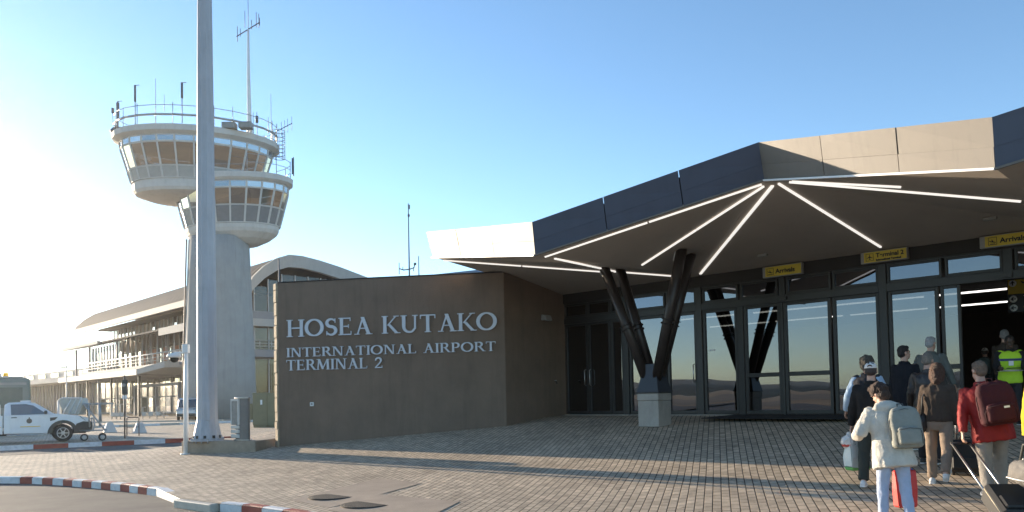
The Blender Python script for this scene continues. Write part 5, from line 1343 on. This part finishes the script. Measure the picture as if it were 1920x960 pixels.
def backpack(P, name, label, m, m2, w=.30, h=.46, d=.17, drop=.02, xoff=0.0, twist=0, strap=True, patch=None, jr=.145):
    J = P.J; t, ax, ay = J['t'], J['ax'], J['ay']; c = J['pel'] + t*(.30-drop) - ay*(jr+d*.45) + ax*xoff
    o = wpos(P, c - t*h*.5); root = thing(name, label, 'backpack', o, P.rz+twist); root.scale = (P.k,)*3
    o_l = c - t*h*.5
    B = lambda x,y,z: (ax*x + ay*y + t*z)
    f = MB(); sec = []
    for z, sx, sy in ((0,.80,.75),(.03,.97,.98),(.12,1.0,1.0),(.25,1.0,.95),(.36,.95,.82),(.43,.80,.62),(h,.45,.3)):
        r_ = []
        for k in range(28):
            a = 2*math.pi*k/28; cx, sx_ = math.cos(a), math.sin(a); cx = math.copysign(abs(cx)**.5,cx); sx_ = math.copysign(abs(sx_)**.5,sx_)
            r_.append(B(cx*w/2*sx, sx_*d/2*sy, z*h/.46 if z != h else h))
        sec.append(r_)
    f.loft(sec); fuse(f,'main_compartment',m,root,.012,2,.006,(12,12,9),3)
    f = MB(); sec = []
    for z, sx, sy in ((.025,.85,.7),(.05,1,1),(.17,1,1),(.21,.9,.7),(.225,.5,.3)):
        r_ = []
        for k in range(24):
            a = 2*math.pi*k/24; cx, s2 = math.cos(a), math.sin(a); cx = math.copysign(abs(cx)**.5,cx); s2 = math.copysign(abs(s2)**.5,s2)
            r_.append(B(cx*w*.36*sx, -d*.5+s2*.055*sy, z*h/.46))
        sec.append(r_)
    f.loft(sec); fuse(f,'front_pocket',m,root,.010,2,.004,(16,16,12),8)
    f = MB()
    f.tube([B(-w*.36,-d*.5-.058,.185*h/.46),B(0,-d*.5-.064,.20*h/.46),B(w*.36,-d*.5-.058,.185*h/.46)],.005,6)
    f.tube([B(-w*.5,-d*.1,.10),B(-w*.51,-d*.15,.30*h/.46),B(-w*.36,-d*.28,.40*h/.46),B(0,-d*.33,.425*h/.46),B(w*.36,-d*.28,.40*h/.46),B(w*.51,-d*.15,.30*h/.46),B(w*.5,-d*.1,.10)],.006,6)
    f.tube([B(-w*.40,-d*.5,.03),B(-w*.41,-d*.52,.15),B(-w*.36,-d*.5-.02,.2)],.005,6); f.tube([B(w*.40,-d*.5,.03),B(w*.41,-d*.52,.15),B(w*.36,-d*.5-.02,.2)],.005,6)
    part(f,'zip',m2,root)
    f = MB(); f.tube([B(-.035,d*.35,h-.02),B(-.03,d*.35,h+.045),B(.03,d*.35,h+.045),B(.035,d*.35,h-.02)],.009,8); part(f,'grab_loop',m2,root)
    if strap:
        for s in (-1,1):
            f = MB(); f.tube([B(s*.08,d*.4,h-.03),B(s*.105,d*.5+.03,h+.01),B(s*.12,d*.5+jr+.02,h-.04),B(s*.135,d*.5+jr*1.75,h-.16),B(s*.17,d*.5+jr*1.5,.12),B(s*.17,d*.5+jr*.5,.04),B(s*.13,d*.4,.04)],.018,8); part(f,'shoulder_strap',m2,root)
    if patch: 
        f = MB(); f.box(-.03,.03,-.004,0,-.012,.012); f.v = [B(v.x+patch[0],-d*.5-.062+v.y,v.z+patch[1]) for v in f.v]; part(f,'patch',M_swhite,root)
    return root
def bag_body(parent, pts, d, m, name='bag_body', bev=.012): 
    f = MB(); f.extrude(pts, d); return part(f, name, m, parent, bev, seg=2)
def gpt(px, py, y=None): return on_ground(px, py)

def top_at(px, py, q): return at_y(px, py, q.y).z
def feet(px, py, depth=None):
    """the point on the ground under a figure, from where its feet are seen, or at a given distance"""
    if depth is None: return on_ground(px, py)
    q = at_y(px, 800, depth); return Vector((q.x, q.y, ground_h(q.x, q.y)))

# 1 - woman in the cream sweater
q = feet(1678, 985)
p1 = person('woman in a cream hooded fleece and pale blue jeans, nearest the photographer', q, R(2), top_at(1655,722,q), lean=.20, side=-.05, head=(-.5,.50,.0), legs=((.10,.10),(-.16,.10)), arms=((.0,.50,1.35),(.02,.10,.10)), build_=.95)
jacket(p1, fabric('cream_fleece',(.66,.62,.545),.95,1.0,90,.14), hem=-.22, bulk=1.2, flare=1.10, hood=True, name='fleece', wr=.012, arm_r=1.22)
trousers(p1, fabric('pale_denim',(.40,.47,.62),.8,.4), .95); shoes(p1, M_shoeW)
hair(p1, (.055,.028,.018), 'curly')
backpack(p1, 'backpack', 'grey green backpack with dark zips on the cream fleece', fabric('pack_grey_green',(.27,.27,.235),.7,.4), mat('pack_trim',(.09,.09,.085),.7), .35,.50,.19, .07, .09, twist=-.12, jr=.15)
hp_ = hand_at(p1,1,.09); rb_ = thing('red_bag', 'bright red shopping bag hanging from the hand of the woman in cream', 'shopping bag', hp_-Vector((0,0,.50)), p1.rz+R(8))
M_redbag = mat('red_bag',(.60,.030,.022),.5,var=.06,scale=4,stain=.1)
f = MB(); sec = [[(x*sx,y*sy,z) for x,y in ((-.12,-.055),(.12,-.055),(.12,.055),(-.12,.055))] for z,sx,sy in ((0,.85,1),(.02,.9,1.05),(.2,1.0,1.0),(.34,1.02,.7),(.40,1.04,.45))]
f.loft(sec, True, False); part(f,'bag_body',M_redbag,rb_,.012,)
f = MB()
for y in (-.025,.025): f.tube([(-.06,y,.39),(-.03,y*.6,.49),(.03,y*.6,.49),(.06,y,.39)],.008,6)
part(f,'handle',M_redbag,rb_)
f = MB(); f.box(-.10,.10,-.018,.018,.395,.415); part(f,'wrapped_content',fabric('blue_cloth',(.06,.13,.32)),rb_,.008)

# 2 - man with the white cap
q = feet(1640, 912)
p2 = person('man in a white cap and black jacket carrying bags in his left hand', q, R(32), top_at(1632,679,q), lean=.05, head=(.0,.05,0), legs=((-.20,.12),(.22,.10)), arms=((-.02,.22,.12),(.25,.12,.6)))
jacket(p2, fabric('black_wool',(.020,.018,.017),.9,.5), hem=-.12, bulk=1.06, wr=.010); trousers(p2, fabric('charcoal_trousers',(.045,.05,.043),.85,.4), 1.08); shoes(p2, M_shoeW)
hair(p2, (.06,.045,.04), 'fringe'); cap(p2, mat('cap_white',(.72,.70,.67),.8,var=.05,bump=.3,bscale=200))
hd = hand_at(p2,0,.10)
tb_ = thing('tote_bag', 'white and teal carrier bag with a green base, hanging low beside the white-capped man', 'carrier bag', hd+Vector((.07,0,-.52)), p2.rz+R(50))
M_teal = mat('teal_plastic',(.018,.10,.12),.4,var=.15,scale=5)
f = MB(); f.loft([[(-.14,-.07,.04),(.16,-.07,.04),(.16,.07,.04),(-.14,.07,.04)],[(-.15,-.08,.18),(.15,-.08,.18),(.15,.08,.18),(-.15,.08,.18)],[(-.13,-.045,.36),(.12,-.045,.36),(.12,.045,.36),(-.13,.045,.36)],[(-.06,-.02,.43),(.06,-.02,.43),(.06,.02,.43),(-.06,.02,.43)]],True,False); part(f,'bag_body',M_teal,tb_,.015)
f = MB(); f.extrude([(-.155,-.085,.05),(-.02,-.088,.04),(-.01,-.092,.18),(-.01,-.058,.35),(-.03,-.035,.42),(-.135,-.055,.35),(-.158,-.09,.18)],(0,.004,0)); f.extrude([(-.150,-.075,.06),(-.150,.07,.06),(-.160,.08,.18),(-.14,.045,.36),(-.14,-.045,.36),(-.160,-.08,.18)],(-.004,0,0)); part(f,'white_front',mat('bag_white',(.70,.72,.66),.55,var=.08,scale=6),tb_)
f = MB(); f.loft([[(-.13,-.075,0),(.15,-.075,0),(.15,.075,0),(-.13,.075,0)],[(-.15,-.085,.05),(.17,-.085,.05),(.17,.085,.05),(-.15,.085,.05)]],True,False); part(f,'base_panel',mat('bag_green',(.20,.50,.14),.5),tb_,.012)
f = MB(); f.tube([(-.05,0,.42),(-.015,0,.51),(.015,0,.51),(.05,0,.42)],.008,6); part(f,'handle',M_teal,tb_)
pb = thing('plastic_bag', 'crumpled white and red plastic bag bunched in the white-capped man\'s left hand', 'plastic bag', hd-Vector((.06,.02,.20)), p2.rz)
f = MB(); f.ball((0,0,.07),.085,.06,.09); f.ball((.04,.02,.13),.05,.05,.06); f.tube([(0,0,.13),(.03,.01,.21)],[.04,.018],10); fuse(f,'bag_body',mat('bag_pale',(.70,.66,.62),.5,var=.1),pb,.009,1,.016,(35,35,35),4)
f = MB(); f.ball((0,-.002,.025),.082,.060,.03); fuse(f,'printed_band',mat('bag_print_red',(.55,.06,.04),.5),pb,.008,1,.008,(35,35,35),4)

# 3 - partly hidden person in a vest and pale blue sleeves
q = feet(1628, 0, 11.5)
p3 = person('person in pale blue sleeves and a dark vest, behind the man with the white cap', q, R(35), top_at(1629,668,q), lean=.06, head=(.1,.1,0), legs=((.12,.1),(-.15,.1)), arms=((-.15,.38,.5),(-.15,.38,.6)), build_=.92)
jacket(p3, fabric('pale_blue_cotton',(.36,.47,.60),.85), hem=-.06, bulk=.98, name='shirt'); jacket(p3, fabric('dark_vest',(.03,.03,.035)), hem=-.08, bulk=1.06, vest=True, name='vest')
trousers(p3, fabric('dark_trousers',(.04,.04,.045))); shoes(p3, M_shoeB); hair(p3, (.085,.07,.05), 'curly')

# 4 - dark coat, looking right
q = feet(1700, 0, 12.4)
p4 = person('man in a dark navy coat looking to the right, before the glass', q, R(62), top_at(1690,648,q), lean=.0, head=(.42,-.08,0), legs=((.05,.0),(-.05,.0)), arms=((.0,.14,.25),(.1,.14,.4)))
jacket(p4, fabric('navy_coat',(.014,.015,.020),.85), hem=-.20, bulk=1.1); trousers(p4, MATS['dark_trousers']); shoes(p4, M_shoeB); hair(p4, (.025,.02,.018), 'short')

# 5 - grey haired man in a grey jacket
q = feet(1748, 0, 13.4)
p5 = person('grey haired man in a grey jacket, nearest the glass', q, R(50), top_at(1754,631,q), lean=.10, head=(.25,.05,0), legs=((.1,.05),(-.12,.1)), arms=((.05,.28,.3),(.1,.28,.3)), build_=1.08)
jacket(p5, fabric('grey_tweed',(.135,.145,.135),.9,.7,140), hem=-.12, bulk=1.12); trousers(p5, MATS['dark_trousers']); shoes(p5, M_shoeB); hair(p5, (.42,.42,.43), 'short')

# 6 - leather jacket
q = feet(1742, 0, 11.3)
p6 = person('person in a shiny dark leather jacket, half hidden behind the brown haired woman', q, R(40), top_at(1746,661,q), lean=.08, head=(.1,.12,0), legs=((.1,.05),(-.12,.1)), arms=((.0,.22,.35),(.1,.2,.3)))
jacket(p6, mat('black_leather',(.035,.028,.025),.32,var=.15,scale=8,bump=.4,bscale=60), hem=-.08, bulk=1.08, wr=.014); trousers(p6, MATS['dark_trousers']); shoes(p6, M_shoeB); hair(p6, (.22,.19,.16), 'short')

# 7 - brown haired woman
q = feet(1764, 908)
p7 = person('woman with long brown hair in a brown jacket and beige trousers, mid stride', q, R(36), top_at(1752,681,q), lean=.06, head=(.0,.08,.0), legs=((.12,.06),(-.30,.42)), arms=((-.05,.12,.2),(-.10,.16,.15)), build_=.92)
jacket(p7, fabric('taupe_knit',(.075,.055,.042),.9,.7,120), hem=-.02, bulk=1.0); trousers(p7, fabric('beige_trousers',(.27,.205,.155),.85,.4), .98); shoes(p7, M_shoeW, tilt=(0,-.75)); hair(p7, (.085,.038,.022), 'long')
J = p7.J; sp_ = J['pel'] + Vector((-.20,.02,.02)); bo = wpos(p7, sp_ - Vector((0,0,.16)))
sb_ = thing('shoulder_bag', 'soft black shoulder bag at the hip of the brown haired woman', 'handbag', bo, p7.rz)
f = MB(); f.ball((0,0,.12),.075,.17,.12); f.ball((0,.02,.06),.08,.18,.09); fuse(f,'bag_body',mat('bag_black',(.022,.02,.02),.6,var=.2,scale=8),sb_,.012,2,.012,(14,14,10),2)
f = MB(); f.tube([(0,-.12,.2),(.02,-.10,.45),(.10,-.02,.60),(.13,.03,.60),(.05,.12,.42),(0,.13,.2)],.010,8); part(f,'strap',MATS['bag_black'],sb_)
# her suitcase
def suitcase(pos, rz, label, w, d, h, m, tilt=0.0, hlen=.42, m_side=None, grip=True):
    t = thing('suitcase', label, 'suitcase', pos, rz, 'wheeled suitcases of the travellers')
    Rt = Matrix.Rotation(tilt,3,'X'); TR = lambda mb: setattr(mb,'v',[Rt @ v for v in mb.v]) or mb
    part(TR(MB().box(-w/2,w/2,-d/2,d/2,.06,h)),'shell',m,t,.035)
    part(TR(MB().box(-w/2+.04,w/2-.04,-d/2-.035,-d/2-.001,.11,h*.55)),'front_pocket',m,t,.02)
    f = MB()
    for zz in (.09,h-.05): f.tube([(-w/2-.004,-d/2+.05,zz),(w/2+.004,-d/2+.05,zz)],.008,6)
    for sx in (-1,1): f.tube([(sx*(w/2+.003),-d/2+.05,.09),(sx*(w/2+.003),-d/2+.05,h-.05)],.008,6)
    part(TR(f),'zip',m_side or M_trim,t)
    f = MB()
    for sx in (-1,1): f.tube([(sx*.10,d/2-.035,h*.9),(sx*.10,d/2-.035,h+hlen)],.013,8)
    o = part(TR(f),'pull_handle',M_steel,t); f = MB(); f.tube([(-.115,d/2-.035,h+hlen),(.115,d/2-.035,h+hlen)],.016,8); part(TR(f),'grip',M_black,o)
    for sx in (-1,1):
        f = MB(); f.tube([(sx*(w/2-.05)-.018,d/2-.04,.045),(sx*(w/2-.05)+.018,d/2-.04,.045)],.045,14); part(TR(f),'wheel',M_black,t)
    f = MB(); f.tube([(-.07,0,h),(-.06,0,h+.025),(.06,0,h+.025),(.07,0,h)],.010,6); part(TR(f),'carry_handle',M_black,t)
    return t
q = feet(1812, 893); suitcase(Vector((q.x,q.y,q.z)), p7.rz+R(6), 'black wheeled suitcase standing beside the brown haired woman', .40,.24,.50, mat('case_black',(.018,.017,.017),.65,var=.2,scale=8), tilt=R(0), hlen=.42)

# 8 - man in the red jacket
q = feet(1864, 933)
p8 = person('man in a bright red jacket with a dark red backpack, pulling a suitcase', q, R(18), top_at(1832,677,q), lean=.10, side=-.15, head=(-.35,.10,0), legs=((-.22,.10),(.22,.22)), arms=((-.32,.16,.10),(.05,.12,.35)), build_=1.1)
jacket(p8, fabric('red_anorak',(.27,.020,.018),.6,.3,90), hem=-.20, bulk=1.22, flare=1.05, wr=.013); trousers(p8, fabric('stone_trousers',(.30,.27,.235),.85,.4), 1.12); shoes(p8, mat('grey_shoe',(.20,.20,.20),.5), tilt=(-.25,0)); hair(p8, (.17,.12,.085), 'short')
backpack(p8, 'backpack', 'dark red backpack on the back of the man in the red jacket', fabric('maroon_pack',(.055,.010,.013),.7,.4), mat('maroon_trim',(.05,.012,.014),.7), .42,.54,.22, .04, .05, patch=(.06,.20), jr=.165)
hd = hand_at(p8,0,.08)
base = feet(1922, 985); base = Vector((base.x, base.y, ground_h(base.x, base.y)))
v = hd - base; L_ = v.length; yaw = math.atan2(-v.x, v.y); tl = math.atan2(math.hypot(v.x,v.y), v.z)
suitcase(base, yaw, 'black suitcase with pale sides, tilted behind the man in red', .39,.24,.56, MATS['case_black'], tilt=-tl, hlen=max(.25,L_-.54), m_side=mat('case_piping',(.42,.36,.25),.5))

# 9 - steward in the yellow vest, facing us
q = feet(1898, 0, 13.5)
p9 = person('steward in a yellow green high visibility vest facing the arrivals, looking down', q, R(205), top_at(1898,630,q), lean=.05, head=(-.1,.35,0), legs=((.0,.0),(.0,.0)), arms=((.25,.16,1.25),(.25,.16,1.25)), skin_m=SK_D)
jacket(p9, fabric('black_shirt',(.025,.024,.026)), hem=-.05, bulk=1.0, name='shirt'); M_hv = mat('high_vis',(.50,.80,.035),.7,var=.08,scale=6)
vs_ = jacket(p9, M_hv, hem=-.10, bulk=1.10, vest=True, name='vest', collar=False, wr=.006)
J = p9.J
def belt(P, z0, z1, sc, m, name):
    f = MB(); J = P.J; rg = []
    for z, e in ((z0,0),(z1,0)):
        c = J['pel']+J['t']*z; rg.append([c + J['ax']*.205*sc*math.copysign(abs(math.cos(a))**.85,math.cos(a)) + J['ay']*.150*sc*math.copysign(abs(math.sin(a))**.85,math.sin(a)) for a in [2*math.pi*k/40 for k in range(40)]])
    f.loft(rg, False); return part(f,name,m,P.root)
belt(p9,.33,.375,1.12,mat('navy_band',(.03,.04,.16),.6),'navy_stripe'); belt(p9,.13,.16,1.06,mat('reflective_tape',(.62,.64,.60),.35,metal=.3),'reflective_stripe')
f = MB(); f.box(-.04,.04,.172,.178,0,.09); f.v = [J['pel']+J['ax']*v.x+J['ay']*v.y+J['t']*(v.z+.24) for v in f.v]; part(f,'name_badge',M_swhite,p9.root)
trousers(p9, MATS['dark_trousers']); shoes(p9, M_shoeB); hair(p9, (.012,.011,.010), 'fringe')
h1 = wpos(p9, (J['arm',0][2]+J['arm',1][2])*.5 + Vector((0,.08,.0)))
ph = thing('tablet', 'small dark tablet held by the steward in the yellow vest', 'tablet', h1-Vector((0,0,.01)), p9.rz); f = MB(); f.box(-.10,.10,-.06,.07,0,.012); part(f,'case',M_sblack,ph,.004); f = MB(); f.box(-.09,.09,-.05,.06,.0125,.014); part(f,'screen',mat('tablet_glass',(.03,.03,.035),.1),ph)

# 10 - traveller in the doorway with a teal pack and white cap; 11 - another behind the steward
q = feet(1852, 0, 20.5); q.z = 1.0
p10 = person('traveller with a pale cap and a teal backpack, just inside the doorway', q, R(40), top_at(1852,652,q), head=(0,.1,0), legs=((.12,.1),(-.15,.1)))
jacket(p10, fabric('slate_jacket',(.06,.075,.08))); trousers(p10, MATS['dark_trousers']); shoes(p10, M_shoeB); hair(p10, (.10,.08,.07), 'fringe'); cap(p10, MATS['cap_white'])
backpack(p10, 'backpack', 'teal backpack on the traveller inside the doorway', fabric('teal_pack',(.13,.20,.21)), MATS['pack_trim'], .32,.46,.18)
q = feet(1889, 0, 15.3); q.z = 1.0
p11 = person('traveller with greying hair, inside the doorway behind the steward', q, R(60), top_at(1889,618,q), head=(-.4,0,0))
jacket(p11, fabric('brown_jacket',(.06,.045,.035))); trousers(p11, MATS['dark_trousers']); shoes(p11, M_shoeB); hair(p11, (.25,.24,.23), 'short')
# 12 - traveller at the right edge, mostly outside the photo
q = feet(1972, 0, 8.3)
p12 = person('traveller in a yellow top at the right edge, carrying a grey bag', q, R(25), q.z+1.68, lean=.04, legs=((.15,.1),(-.15,.15)), arms=((.0,.10,.12),(.05,.12,.3)))
jacket(p12, fabric('yellow_fleece',(.62,.50,.04),.9), hem=-.10, bulk=1.08); trousers(p12, MATS['dark_trousers']); shoes(p12, M_shoeB); hair(p12, (.05,.035,.03), 'short')
o = at_y(1932, 915, 7.9)
db = thing('duffel_bag', 'rounded grey holdall with a pale zip, hanging at the right edge', 'holdall', o, p12.rz+R(15))
f = MB(); f.tube([(-.0,-.27,.13),(0,-.22,.14),(0,0,.15),(0,.22,.14),(0,.27,.13)],[.06,.125,.145,.125,.06],20); fuse(f,'bag_body',fabric('holdall_grey',(.17,.16,.15),.7,.4),db,.013,3,.012,(12,12,12),6)
f = MB(); f.tube([(-.135,-.20,.09),(-.15,0,.09),(-.135,.20,.09)],.007,6); f.tube([(0,-.2,.275),(0,0,.30),(0,.2,.275)],.007,6); part(f,'zip',M_swhite,db)
f = MB(); f.tube([(-.03,-.12,.27),(-.02,-.06,.44),(-.02,.06,.44),(-.03,.12,.27)],.014,8); part(f,'handle',M_trim,db)
